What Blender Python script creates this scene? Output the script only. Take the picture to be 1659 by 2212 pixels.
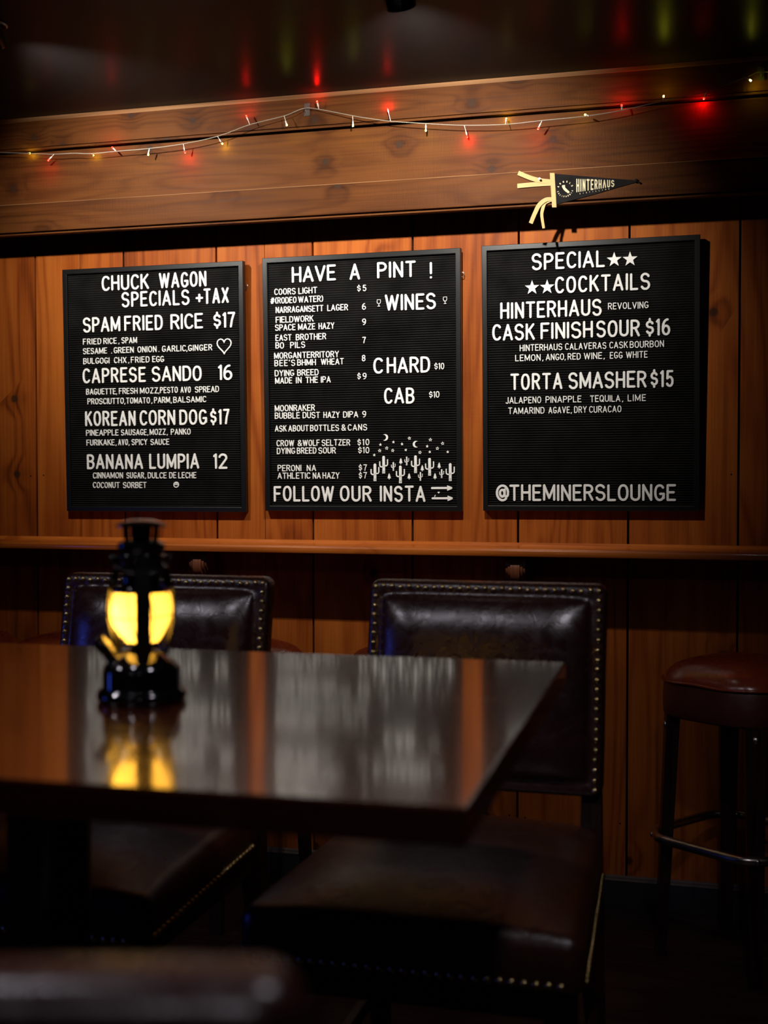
import bpy, bmesh, math, random
from mathutils import Vector, Matrix

random.seed(7)
for o in list(bpy.data.objects):
    bpy.data.objects.remove(o)
SC = bpy.context.scene
COL = SC.collection
PI = math.pi

# ------------------------------------------------------------------ camera
FPX, YAW, PITCH = 2726.0, 0.2666, 0.0291
cam_d = bpy.data.cameras.new('camera')
cam = bpy.data.objects.new('camera', cam_d)
COL.objects.link(cam)
cam.location = (0.0, -3.6267, 1.233)
cam.rotation_euler = (PI / 2 - PITCH, 0.0007, YAW)
cam_d.sensor_fit = 'VERTICAL'
cam_d.sensor_height = 36.0
cam_d.sensor_width = 36.0 * 1659 / 2212
cam_d.lens = 36.0 * FPX / 2212
cam_d.clip_start = 0.05
cam_d.dof.use_dof = True
cam_d.dof.focus_distance = 3.55
cam_d.dof.aperture_fstop = 3.3
SC.camera = cam

# ------------------------------------------------------------------ world, lamps, exposure
SC.view_settings.view_transform = 'Standard'
SC.view_settings.look = 'None'
SC.view_settings.gamma = 1.0
SC.view_settings.exposure = 0.0
SC.view_settings.use_curve_mapping = False
SC.cycles.use_denoising = True
SC.cycles.max_bounces = 8
SC.cycles.sample_clamp_indirect = 6.0
W = bpy.data.worlds.new('world')
SC.world = W
W.use_nodes = True
W.node_tree.nodes['Background'].inputs[0].default_value = (0.9, 0.75, 0.7, 1)
W.node_tree.nodes['Background'].inputs[1].default_value = 0.0015

def aim(o, target):
    o.rotation_euler = (Vector(target) - o.location).to_track_quat('-Z', 'Y').to_euler()

def spot(name, loc, target, power, angle, blend, radius, color):
    d = bpy.data.lights.new(name, 'SPOT')
    d.energy = power; d.spot_size = math.radians(angle); d.spot_blend = blend
    d.shadow_soft_size = radius; d.color = color
    o = bpy.data.objects.new(name, d); COL.objects.link(o)
    o.location = loc; aim(o, target)
    return o

def area(name, loc, target, power, sx, sy, color, shape='RECTANGLE'):
    d = bpy.data.lights.new(name, 'AREA')
    d.energy = power; d.shape = shape; d.size = sx; d.size_y = sy; d.color = color
    o = bpy.data.objects.new(name, d); COL.objects.link(o)
    o.location = loc; aim(o, target)
    return o

WARM = (1.0, 0.95, 0.87)
COOL = (0.97, 0.90, 1.0)
LAMP_Y, LAMP_Z = -0.87, 2.275
LAMP_X = (-0.72, -1.76)
spot('wall_spot_lamp', (LAMP_X[0], LAMP_Y, LAMP_Z), (-0.82, 0.0, 1.84), 106, 98, 1.0, 0.016, WARM)
spot('wall_spot_lamp', (LAMP_X[1], LAMP_Y, LAMP_Z), (-1.62, 0.0, 1.84), 90, 98, 1.0, 0.016, WARM)
# recessed downlights over the room, around the photographer's seat
for x_, y_, p_ in ((-1.95, -2.62, 13), (-0.95, -2.62, 9), (0.10, -2.62, 13), (-0.95, -4.60, 7), (0.10, -4.60, 7)):
    spot('room_downlight', (x_, y_, 2.31), (x_, y_, 0.0), p_, 132, 0.40, 0.055, COOL)
# unseen blue lamp far left, added for blue reflections on the chairs and lantern
area('blue_reflection_lamp', (-3.3, -2.6, 0.95), (-0.9, -1.3, 0.80), 0.5, 0.20, 0.55, (0.06, 0.12, 1.0)).data.spread = math.radians(75)

# ------------------------------------------------------------------ material helpers
def new_mat(name):
    m = bpy.data.materials.new(name); m.use_nodes = True
    nt = m.node_tree
    return m, nt, nt.nodes['Principled BSDF']

def node(nt, t, **kw):
    n = nt.nodes.new(t)
    for k, v in kw.items():
        setattr(n, k, v)
    return n

def mth(nt, op, a, b=None, c=None, clamp=False):
    n = nt.nodes.new('ShaderNodeMath'); n.operation = op; n.use_clamp = clamp
    for i, v in enumerate((a, b, c)):
        if v is None: continue
        if isinstance(v, (int, float)): n.inputs[i].default_value = v
        else: nt.links.new(v, n.inputs[i])
    return n.outputs[0]

def maprange(nt, v, a, b, c, d, smooth=False):
    n = nt.nodes.new('ShaderNodeMapRange')
    if smooth: n.interpolation_type = 'SMOOTHSTEP'
    nt.links.new(v, n.inputs[0])
    for i, x in enumerate((a, b, c, d)): n.inputs[1 + i].default_value = x
    return n.outputs[0]

def ramp(nt, v, stops):
    n = nt.nodes.new('ShaderNodeValToRGB')
    e = n.color_ramp.elements
    while len(e) < len(stops): e.new(0.5)
    for i, (p, c) in enumerate(stops):
        e[i].position = p; e[i].color = (*c, 1)
    nt.links.new(v, n.inputs[0])
    return n.outputs[0]

def noise(nt, vec, scale, detail=3, rough=0.5, dist=0.0):
    n = nt.nodes.new('ShaderNodeTexNoise')
    n.inputs['Scale'].default_value = scale; n.inputs['Detail'].default_value = detail
    n.inputs['Roughness'].default_value = rough; n.inputs['Distortion'].default_value = dist
    nt.links.new(vec, n.inputs['Vector'])
    return n.outputs[0]

def vscale(nt, vec, s):
    n = nt.nodes.new('ShaderNodeVectorMath'); n.operation = 'MULTIPLY'
    nt.links.new(vec, n.inputs[0]); n.inputs[1].default_value = s
    return n.outputs[0]

def bump(nt, h, strength, dist, bsdf):
    n = nt.nodes.new('ShaderNodeBump')
    n.inputs['Strength'].default_value = strength; n.inputs['Distance'].default_value = dist
    nt.links.new(h, n.inputs['Height']); nt.links.new(n.outputs[0], bsdf.inputs['Normal'])

def plain(name, col, rough, metal=0.0, spec=0.5, coat=0.0, coat_r=0.1, bump_s=None, var=0.0):
    m, nt, b = new_mat(name)
    b.inputs['Base Color'].default_value = (*col, 1)
    b.inputs['Roughness'].default_value = rough
    b.inputs['Metallic'].default_value = metal
    b.inputs['Specular IOR Level'].default_value = spec
    b.inputs['Coat Weight'].default_value = coat
    b.inputs['Coat Roughness'].default_value = coat_r
    tc = node(nt, 'ShaderNodeTexCoord')
    if bump_s:
        bump(nt, noise(nt, tc.outputs['Object'], bump_s[0], 4), bump_s[1], bump_s[2], b)
    if var:
        f = noise(nt, tc.outputs['Object'], 14, 4)
        c = ramp(nt, f, [(0.3, tuple(x * (1 - var) for x in col)), (0.7, tuple(x * (1 + var) for x in col))])
        nt.links.new(c, b.inputs['Base Color'])
    return m

def emit(name, col, strength):
    m = bpy.data.materials.new(name); m.use_nodes = True
    nt = m.node_tree; nt.nodes.clear()
    e = node(nt, 'ShaderNodeEmission'); e.inputs[0].default_value = (*col, 1); e.inputs[1].default_value = strength
    out = node(nt, 'ShaderNodeOutputMaterial'); nt.links.new(e.outputs[0], out.inputs[0])
    return m

def wood(name, axis, dark, mid, light, rough=0.5, coat=0.0, knots=1.0, spec=0.4, saw=0.3, freq=1.0, knot_col=(0.03, 0.012, 0.006), coat_r=0.15, ringa=0.20, kscale=5.0, ksel=0.70):
    """Sawn softwood: cathedral grain running along axis, fine streaks, round knots, board-to-board variation."""
    m, nt, b = new_mat(name)
    tc = node(nt, 'ShaderNodeTexCoord')
    at = node(nt, 'ShaderNodeAttribute', attribute_name='board_id')
    off = node(nt, 'ShaderNodeCombineXYZ')
    nt.links.new(mth(nt, 'MULTIPLY', at.outputs['Fac'], 3.17), off.inputs[0])
    nt.links.new(mth(nt, 'MULTIPLY', at.outputs['Fac'], 1.31), off.inputs[1])
    nt.links.new(mth(nt, 'MULTIPLY', at.outputs['Fac'], 5.73), off.inputs[2])
    add = node(nt, 'ShaderNodeVectorMath', operation='ADD')
    nt.links.new(tc.outputs['Object'], add.inputs[0]); nt.links.new(off.outputs[0], add.inputs[1])
    P = add.outputs[0]
    def S(a, l):
        return {'X': (l, a, a), 'Y': (a, l, a), 'Z': (a, a, l)}[axis]
    # knots
    kv = node(nt, 'ShaderNodeTexVoronoi', voronoi_dimensions='2D')
    kv.inputs['Scale'].default_value = kscale
    sp = node(nt, 'ShaderNodeSeparateXYZ'); nt.links.new(P, sp.inputs[0])
    cb = node(nt, 'ShaderNodeCombineXYZ')
    nt.links.new(sp.outputs[0], cb.inputs[0]); nt.links.new(sp.outputs[2], cb.inputs[1])
    nt.links.new(cb.outputs[0], kv.inputs['Vector'])
    sep = node(nt, 'ShaderNodeSeparateColor'); nt.links.new(kv.outputs['Color'], sep.inputs[0])
    sel = mth(nt, 'GREATER_THAN', sep.outputs[0], ksel)
    wob = mth(nt, 'MULTIPLY', noise(nt, P, 60, 2), 0.03)
    kd = mth(nt, 'ADD', kv.outputs['Distance'], wob)
    kmask = mth(nt, 'MULTIPLY', maprange(nt, kd, 0.045, 0.085, 1, 0, True), mth(nt, 'MULTIPLY', sel, knots))
    khalo = mth(nt, 'MULTIPLY', maprange(nt, kd, 0.03, 0.34, 1, 0, True), mth(nt, 'MULTIPLY', sel, knots))
    # cathedral rings
    field = noise(nt, vscale(nt, P, S(4.2 * freq, 0.42 * freq)), 1.0, 2, 0.45)
    field = mth(nt, 'ADD', field, mth(nt, 'MULTIPLY', khalo, 0.07))
    ring = mth(nt, 'SINE', mth(nt, 'MULTIPLY', field, 92.0))
    ring = maprange(nt, ring, -1, 1, 0, 1)
    ring = mth(nt, 'POWER', ring, 2.2)
    streak = noise(nt, vscale(nt, P, S(150, 3.0)), 1.0, 4, 0.6)
    tone = noise(nt, vscale(nt, P, S(7, 0.9)), 1.0, 3, 0.5)
    blotch = noise(nt, P, 3.3, 4, 0.6)
    v = mth(nt, 'MULTIPLY', ring, -ringa)
    v = mth(nt, 'MULTIPLY_ADD', streak, 0.50, v)
    v = mth(nt, 'MULTIPLY_ADD', tone, 0.55, v)
    v = mth(nt, 'MULTIPLY_ADD', blotch, 0.35, v)
    bid = mth(nt, 'FRACT', mth(nt, 'MULTIPLY', at.outputs['Fac'], 7.31))
    v = mth(nt, 'MULTIPLY_ADD', bid, 0.16, v)
    v = mth(nt, 'SUBTRACT', v, 0.16)
    v = mth(nt, 'MULTIPLY_ADD', khalo, -0.22, v)
    c = ramp(nt, v, [(0.18, dark), (0.45, mid), (0.78, light)])
    mix = node(nt, 'ShaderNodeMix', data_type='RGBA')
    nt.links.new(kmask, mix.inputs[0]); nt.links.new(c, mix.inputs[6]); mix.inputs[7].default_value = (*knot_col, 1)
    nt.links.new(mix.outputs[2], b.inputs['Base Color'])
    nt.links.new(maprange(nt, streak, 0.2, 0.8, rough - 0.08, rough + 0.1), b.inputs['Roughness'])
    b.inputs['Specular IOR Level'].default_value = spec
    b.inputs['Coat Weight'].default_value = coat; b.inputs['Coat Roughness'].default_value = coat_r
    sawn = noise(nt, vscale(nt, P, S(30, 260)), 1.0, 2)
    hh = mth(nt, 'MULTIPLY_ADD', sawn, saw, mth(nt, 'MULTIPLY', streak, 0.6))
    hh = mth(nt, 'MULTIPLY_ADD', ring, -0.25, hh)
    bump(nt, hh, 0.35, 0.0018, b)
    return m

M = {}
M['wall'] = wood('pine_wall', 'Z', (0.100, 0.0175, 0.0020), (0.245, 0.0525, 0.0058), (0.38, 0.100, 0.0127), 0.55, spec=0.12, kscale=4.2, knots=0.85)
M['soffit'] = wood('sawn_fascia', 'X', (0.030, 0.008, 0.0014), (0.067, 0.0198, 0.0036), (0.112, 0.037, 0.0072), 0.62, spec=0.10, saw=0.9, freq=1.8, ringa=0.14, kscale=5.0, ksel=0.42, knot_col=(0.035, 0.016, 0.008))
M['rail'] = wood('varnished_rail', 'X', (0.10, 0.018, 0.003), (0.34, 0.075, 0.008), (0.50, 0.13, 0.016), 0.30, coat=1.0, spec=0.5, saw=0.1, coat_r=0.09)
M['shell'] = wood('dark_planks', 'Z', (0.012, 0.005, 0.003), (0.03, 0.011, 0.005), (0.05, 0.018, 0.008), 0.55, spec=0.3)
M['floor'] = wood('floor_planks', 'X', (0.008, 0.004, 0.003), (0.022, 0.010, 0.006), (0.040, 0.017, 0.009), 0.50, spec=0.4, knots=0.5)
M['table'] = wood('table_walnut', 'X', (0.030, 0.0062, 0.0026), (0.055, 0.012, 0.0045), (0.082, 0.019, 0.007), 0.20, coat=1.0, spec=0.5, saw=0.0, knots=0.0, coat_r=0.09)
M['table'].node_tree.nodes['Bump'].inputs['Strength'].default_value = 0.03
M['legwood'] = wood('dark_leg_wood', 'Z', (0.010, 0.003, 0.002), (0.022, 0.007, 0.004), (0.036, 0.012, 0.006), 0.38, spec=0.45, saw=0.0, knots=0.0)
M['corbel'] = wood('corbel_wood', 'Z', (0.05, 0.014, 0.006), (0.13, 0.038, 0.016), (0.22, 0.07, 0.028), 0.35, spec=0.5, knots=0.0)
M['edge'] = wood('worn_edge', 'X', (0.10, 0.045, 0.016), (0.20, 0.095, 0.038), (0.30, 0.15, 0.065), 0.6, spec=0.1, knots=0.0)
M['gap'] = plain('gap_black', (0.0015, 0.0012, 0.001), 0.9, spec=0.0)
M['ceiling'] = plain('black_ceiling_paint', (0.017, 0.0145, 0.0150), 0.31, spec=0.026, bump_s=(260, 0.06, 0.001))
M['base'] = plain('baseboard_paint', (0.017, 0.018, 0.021), 0.5, var=0.2)
M['base_cap'] = plain('baseboard_cap_paint', (0.13, 0.10, 0.085), 0.45, var=0.2)
M['frame'] = plain('black_frame', (0.005, 0.005, 0.005), 0.34, spec=0.55, bump_s=(500, 0.05, 0.0005))
M['felt'] = plain('black_felt', (0.0080, 0.0076, 0.0070), 0.95, spec=0.06, bump_s=(900, 0.4, 0.0006), var=0.35)
M['letter'] = plain('white_plastic', (0.86, 0.845, 0.81), 0.42, spec=0.4)
M['brass'] = plain('antique_brass', (0.72, 0.53, 0.22), 0.26, metal=1.0, bump_s=(300, 0.1, 0.0005))
M['steel'] = plain('worn_steel', (0.60, 0.55, 0.48), 0.27, metal=1.0, bump_s=(220, 0.15, 0.0006), var=0.3)
M['silver'] = plain('silver_pin', (0.75, 0.74, 0.72), 0.25, metal=1.0)
M['enamel'] = plain('black_enamel', (0.004, 0.004, 0.005), 0.10, spec=0.6, coat=0.6, coat_r=0.05)
M['gunmetal'] = plain('blackened_metal', (0.006, 0.006, 0.006), 0.22, spec=0.6)
M['cream'] = plain('cream_cotton', (0.50, 0.37, 0.165), 0.9, spec=0.1, bump_s=(700, 0.4, 0.0006), var=0.12)
M['print'] = plain('cream_print', (0.60, 0.53, 0.34), 0.8, spec=0.1)
M['pfelt'] = plain('black_wool', (0.012, 0.011, 0.011), 0.95, spec=0.05, bump_s=(600, 0.5, 0.0008), var=0.4)
M['wire'] = plain('clear_wire', (0.30, 0.26, 0.20), 0.3, spec=0.5)
M['stem'] = plain('milky_stem', (0.75, 0.68, 0.60), 0.3)
M['hook'] = plain('clear_plastic', (0.9, 0.9, 0.9), 0.05)
M['hook'].node_tree.nodes['Principled BSDF'].inputs['Transmission Weight'].default_value = 0.95
M['led_red'] = emit('red_led', (1.0, 0.0055, 0.0025), 30)
M['led_yellow'] = emit('yellow_led', (1.0, 0.95, 0.16), 12)
M['led_red_tip'] = emit('red_led_tip', (1.0, 0.0035, 0.0015), 2000)
M['led_yellow_tip'] = emit('yellow_led_tip', (1.0, 0.97, 0.04), 520)
M['bulb'] = emit('lamp_bulb', (1.0, 0.95, 0.86), 30)

def leather(name, a, b_, rough, scale, strength):
    m, nt, b = new_mat(name)
    tc = node(nt, 'ShaderNodeTexCoord')
    f = noise(nt, tc.outputs['Object'], 9, 5, 0.6)
    nt.links.new(ramp(nt, f, [(0.3, a), (0.72, b_)]), b.inputs['Base Color'])
    w = noise(nt, tc.outputs['Object'], 26, 5, 0.62, 1.6)
    nt.links.new(maprange(nt, w, 0.3, 0.7, rough - 0.07, rough + 0.1), b.inputs['Roughness'])
    v = node(nt, 'ShaderNodeTexVoronoi'); v.inputs['Scale'].default_value = 420
    nt.links.new(tc.outputs['Object'], v.inputs['Vector'])
    h = mth(nt, 'MULTIPLY_ADD', v.outputs['Distance'], 0.10, mth(nt, 'MULTIPLY', w, 1.0))
    bump(nt, h, strength, scale, b)
    b.inputs['Specular IOR Level'].default_value = 1.0
    return m
M['leather'] = leather('oxblood_leather', (0.026, 0.0075, 0.0062), (0.046, 0.0145, 0.0115), 0.27, 0.006, 0.14)
M['seatleather'] = leather('brown_leather', (0.044, 0.013, 0.006), (0.070, 0.022, 0.010), 0.34, 0.005, 0.25)
M['redvinyl'] = leather('red_brown_vinyl', (0.25, 0.038, 0.010), (0.35, 0.058, 0.015), 0.24, 0.003, 0.15)
M['redside'] = leather('brown_vinyl_side', (0.075, 0.016, 0.007), (0.11, 0.024, 0.010), 0.42, 0.003, 0.15)

def amber():
    m = bpy.data.materials.new('amber_glass'); m.use_nodes = True
    nt = m.node_tree; nt.nodes.clear()
    t = node(nt, 'ShaderNodeBsdfTranslucent'); t.inputs[0].default_value = (1.0, 0.55, 0.085, 1)
    g = node(nt, 'ShaderNodeBsdfGlossy'); g.inputs[0].default_value = (1, 1, 1, 1); g.inputs[1].default_value = 0.15
    fr = node(nt, 'ShaderNodeFresnel'); fr.inputs[0].default_value = 1.45
    mx = node(nt, 'ShaderNodeMixShader')
    nt.links.new(fr.outputs[0], mx.inputs[0]); nt.links.new(t.outputs[0], mx.inputs[1]); nt.links.new(g.outputs[0], mx.inputs[2])
    out = node(nt, 'ShaderNodeOutputMaterial'); nt.links.new(mx.outputs[0], out.inputs[0])
    return m
M['amber'] = amber()
M['flame'] = emit('lantern_bulb', (1.0, 0.85, 0.52), 55)

# ------------------------------------------------------------------ mesh helpers
class MB:
    def __init__(self):
        self.v = []; self.f = []; self.m = []; self.a = []; self.smooth = []
    def quad(self, pts, mi=0, bid=0.0, smooth=False):
        n = len(self.v); self.v += [tuple(p) for p in pts]
        self.f.append(tuple(range(n, n + len(pts)))); self.m.append(mi); self.a.append(bid); self.smooth.append(smooth)
    def faces(self, verts, faces, mi=0, bid=0.0, smooth=False):
        n = len(self.v); self.v += [tuple(p) for p in verts]
        for f in faces:
            self.f.append(tuple(n + i for i in f)); self.m.append(mi); self.a.append(bid); self.smooth.append(smooth)
    def box(self, x0, x1, y0, y1, z0, z1, bev=0.0, mi=0, bid=0.0, xf=None):
        bm = bmesh.new()
        bmesh.ops.create_cube(bm, size=1.0)
        for v in bm.verts:
            v.co = Vector(((x0 + x1) / 2 + v.co.x * (x1 - x0), (y0 + y1) / 2 + v.co.y * (y1 - y0), (z0 + z1) / 2 + v.co.z * (z1 - z0)))
        if bev:
            bmesh.ops.bevel(bm, geom=bm.edges[:], offset=bev, segments=2, profile=0.6, affect='EDGES')
        self.bm(bm, mi, bid, False, xf)
    def bm(self, bm, mi=0, bid=0.0, smooth=False, xf=None):
        bm.verts.index_update()
        vs = [(xf @ v.co) if xf is not None else v.co.copy() for v in bm.verts]
        self.faces(vs, [[v.index for v in f.verts] for f in bm.faces], mi, bid, smooth)
        bm.free()
    def tube(self, path, r, n=8, mi=0, closed=False, caps=True, smooth=True):
        path = [Vector(p) for p in path]
        N = len(path); R = r if isinstance(r, (list, tuple)) else [r] * N
        up = None; rings = []
        for i, p in enumerate(path):
            a = path[(i - 1) % N] if (closed or i > 0) else p
            b = path[(i + 1) % N] if (closed or i < N - 1) else p
            t = (b - a).normalized()
            if up is None:
                up = Vector((0, 0, 1)) if abs(t.z) < 0.9 else Vector((1, 0, 0))
            s = t.cross(up).normalized(); up = s.cross(t).normalized()
            rings.append([p + (s * math.cos(k * 2 * PI / n) + up * math.sin(k * 2 * PI / n)) * R[i] for k in range(n)])
        vs = [q for ring in rings for q in ring]; fs = []
        M_ = N if closed else N - 1
        for i in range(M_):
            for k in range(n):
                a = i * n + k; b = i * n + (k + 1) % n; c = ((i + 1) % N) * n + (k + 1) % n; d = ((i + 1) % N) * n + k
                fs.append((a, b, c, d))
        if caps and not closed:
            fs.append(tuple(reversed(range(n)))); fs.append(tuple((N - 1) * n + k for k in range(n)))
        self.faces(vs, fs, mi, 0.0, smooth)
    def lathe(self, prof, n=32, mi=0, c=(0, 0, 0), a0=0.0, a1=2 * PI, smooth=True):
        full = abs(a1 - a0 - 2 * PI) < 1e-6
        cols = n if full else n + 1
        vs = []
        for r, z in prof:
            for k in range(cols):
                a = a0 + (a1 - a0) * k / n
                vs.append((c[0] + r * math.cos(a), c[1] + r * math.sin(a), c[2] + z))
        fs = []
        for i in range(len(prof) - 1):
            for k in range(n):
                k2 = (k + 1) % cols if full else k + 1
                fs.append((i * cols + k, i * cols + k2, (i + 1) * cols + k2, (i + 1) * cols + k))
        self.faces(vs, fs, mi, 0.0, smooth)
    def prism(self, pts, y0, y1, mi=0, bid=0.0):
        """Outline pts in x,z (any winding) extruded from y0 (front) to y1 (back)."""
        n = len(pts)
        vs = [(p[0], y0, p[1]) for p in pts] + [(p[0], y1, p[1]) for p in pts]
        fs = [tuple(range(n)), tuple(reversed(range(n, 2 * n)))]
        for i in range(n):
            j = (i + 1) % n
            fs.append((j, i, n + i, n + j))
        self.faces(vs, fs, mi, bid)
    def build(self, name, mats, parent=None, fix=True, auto=None):
        me = bpy.data.meshes.new(name)
        me.from_pydata(self.v, [], self.f)
        for m in (mats if isinstance(mats, (list, tuple)) else [mats]):
            me.materials.append(m)
        for p, mi, s in zip(me.polygons, self.m, self.smooth):
            p.material_index = mi; p.use_smooth = s
        at = me.attributes.new('board_id', 'FLOAT', 'FACE')
        at.data.foreach_set('value', self.a)
        if fix:
            bm = bmesh.new(); bm.from_mesh(me)
            bmesh.ops.recalc_face_normals(bm, faces=bm.faces[:])
            bm.to_mesh(me); bm.free()
        if auto is not None:
            me.polygons.foreach_set('use_smooth', [True] * len(me.polygons))
            me.set_sharp_from_angle(angle=math.radians(auto))
        me.update()
        o = bpy.data.objects.new(name, me); COL.objects.link(o)
        if parent is not None: o.parent = parent
        return o

def thing(name, label, cat, loc=(0, 0, 0), rz=0.0, group=None):
    o = bpy.data.objects.new(name, None); COL.objects.link(o)
    o.location = loc; o.rotation_euler = (0, 0, rz); o.empty_display_size = 0.1
    o['label'] = label; o['category'] = cat
    if group: o['group'] = group
    return o

def structure(o):
    o['kind'] = 'structure'; return o

def copy_tree(o, parent=None):
    c = o.copy(); COL.objects.link(c); c.parent = parent
    for ch in list(o.children): copy_tree(ch, c)
    return c

# ================================================================== setting
CEIL = 2.34
# back wall of vertical planks
gaps = [-5.2, -4.89, -4.58, -4.27, -3.96, -3.65, -3.34, -3.03, -2.72, -2.43, -2.149, -1.838, -1.525, -1.213, -0.903, -0.588, -0.274, 0.026, 0.34, 0.655, 0.97, 1.28, 1.59, 1.90, 2.21, 2.52, 2.83, 3.14, 3.5]
splits = {-2.149: -1.990, -1.525: -1.367}
b = MB()
k = 0
for x0, x1 in zip(gaps[:-1], gaps[1:]):
    cuts = [(x0 + 0.003, x1 - 0.003)]
    if x0 in splits: cuts = [(x0 + 0.003, splits[x0] - 0.0006), (splits[x0] + 0.0006, x1 - 0.003)]
    for u, v in cuts:
        k += 1
        b.box(u, v, 0.0, 0.020, 0.0, CEIL, 0.0012, 0, float(k))
for gx in gaps[8:20]:
    for z0 in (0.24, 0.668, 1.232):
        for sd in (-1, 1):
            if random.random() < 0.2: continue
            cx_, cz_ = gx + sd * random.uniform(0.017, 0.026), z0 + random.uniform(-0.004, 0.004)
            b.quad([(cx_ + 0.0024 * math.cos(q * PI / 5), -0.0003, cz_ + 0.0024 * math.sin(q * PI / 5)) for q in range(10)], 1)
b.quad([(-5.2, 0.021, 0), (3.5, 0.021, 0), (3.5, 0.021, CEIL), (-5.2, 0.021, CEIL)], 1)
b.box(-5.2, 3.5, 0.022, 0.12, 0, CEIL, 0, 1)
structure(b.build('wall_back', [M['wall'], M['gap']]))

# boxed fascia under the ceiling: three sawn boards and a lip
SB = 1.979
b = MB()
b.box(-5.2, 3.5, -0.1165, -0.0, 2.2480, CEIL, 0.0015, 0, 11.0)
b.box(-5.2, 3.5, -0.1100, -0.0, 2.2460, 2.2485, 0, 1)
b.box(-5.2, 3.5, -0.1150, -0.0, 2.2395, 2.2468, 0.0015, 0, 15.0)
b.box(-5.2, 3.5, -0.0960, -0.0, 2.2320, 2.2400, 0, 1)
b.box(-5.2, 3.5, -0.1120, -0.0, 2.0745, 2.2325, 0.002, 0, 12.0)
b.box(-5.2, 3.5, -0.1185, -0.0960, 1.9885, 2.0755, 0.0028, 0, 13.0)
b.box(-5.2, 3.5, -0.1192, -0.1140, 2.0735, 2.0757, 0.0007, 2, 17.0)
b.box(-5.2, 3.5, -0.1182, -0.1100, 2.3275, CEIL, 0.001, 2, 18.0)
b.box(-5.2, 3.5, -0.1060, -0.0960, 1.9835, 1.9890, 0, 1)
b.box(-5.2, 3.5, -0.0960, -0.0, 2.0300, 2.0750, 0, 1)  # hollow made black: shade under the fascia is put into the colour
b.box(-5.2, 3.5, -0.0965, -0.0900, 1.9800, 2.0400, 0, 1)  # board's back face blackened for the same painted shade
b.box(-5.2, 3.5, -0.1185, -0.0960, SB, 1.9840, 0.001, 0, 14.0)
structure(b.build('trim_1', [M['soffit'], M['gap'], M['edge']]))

b = MB(); b.box(-5.2, 3.5, -6.2, 0.12, CEIL, CEIL + 0.1)
structure(b.build('ceiling', M['ceiling']))
b = MB()
y = -6.2; k = 0
while y < 0.0:
    y2 = min(y + 0.118, 0.02); k += 1
    xs = -5.2
    while xs < 3.5:
        x2 = min(xs + random.uniform(1.2, 2.4), 3.5)
        b.box(xs + 0.0008, x2 - 0.0008, y + 0.0008, y2 - 0.0008, -0.02, 0.0, 0.001, 0, k + xs)
        xs = x2
    y = y2
b.box(-5.2, 3.5, -6.2, 0.12, -0.08, -0.0205, 0, 1)
structure(b.build('floor', [M['floor'], M['gap']]))
for nm, x0, x1 in (('wall_left', -5.3, -5.2), ('wall_right', 3.5, 3.6)):
    b = MB(); b.box(x0, x1, -6.2, 0.12, 0, CEIL); structure(b.build(nm, M['shell']))
b = MB(); b.box(-5.3, 3.6, -6.3, -6.2, 0, CEIL); structure(b.build('wall_front', M['shell']))
b = MB()
b.box(-5.2, 3.5, -0.018, 0.0, 0.0, 0.078, 0.001, 0)
b.box(-5.2, 3.5, -0.020, 0.0, 0.078, 0.084, 0.0015, 1)
b.box(-5.2, 3.5, -0.014, 0.0, 0.084, 0.091, 0.0015, 1)
structure(b.build('baseboard_back', [M['base'], M['base_cap']]))

# ================================================================== drink rail on corbels
rail = thing('drink_rail', 'varnished orange pine drink rail running along the plank wall below the menu boards', 'shelf', (-0.7, 0, 1.004))
b = MB()
# moulded board: profile in y,z extruded along x
prof = [(0.0, 0.0), (-0.122, 0.0), (-0.1245, 0.002), (-0.1255, 0.006), (-0.1255, 0.0155), (-0.1245, 0.0175), (-0.1225, 0.0185), (-0.1195, 0.0190), (-0.1185, 0.0215), (-0.1150, 0.0230), (-0.018, 0.0235), (-0.012, 0.027), (-0.006, 0.033), (0.0, 0.034)]
x0, x1 = -4.5, 4.2
n = len(prof)
vs = [(x0, p[0], p[1]) for p in prof] + [(x1, p[0], p[1]) for p in prof]
fs = [(i, (i + 1) % n, n + (i + 1) % n, n + i) for i in range(n)] + [tuple(range(n)), tuple(range(n, 2 * n))]
b.faces(vs, fs, 0, 3.0)
b.build('shelf_board', M['rail'], rail, auto=35)
for bx in (-2.60, -1.546, -0.579, 0.40, 1.40):
    c = MB()
    # scrolled corbel: stepped ogee, wider middle rib
    def scroll(sc, dz):
        out = [(0, -0.001)]
        for i in range(13):
            a = PI / 2 - i * PI / 12 * 1.15
            out.append((-0.082 - 0.028 * sc * math.cos(a), -0.030 + dz - 0.036 * sc * (1 - math.sin(a)) + 0.026))
        out += [(-0.060, -0.094 + dz), (-0.035, -0.120 + dz), (-0.014, -0.150 + dz), (0, -0.155)]
        return out
    for w, sc, dz in ((0.028, 0.78, 0.0), (0.021, 0.9, 0.001), (0.013, 1.08, 0.002)):
        pr = scroll(sc, dz)
        n = len(pr)
        vs = [(bx + 0.7 - w, p[0], min(p[1], -0.001)) for p in pr] + [(bx + 0.7 + w, p[0], min(p[1], -0.001)) for p in pr]
        fs = [(i, (i + 1) % n, n + (i + 1) % n, n + i) for i in range(n)] + [tuple(range(n)), tuple(range(n, 2 * n))]
        c.faces(vs, fs, 0, bx)
    c.build('corbel', M['corbel'], rail, auto=40)

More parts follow.
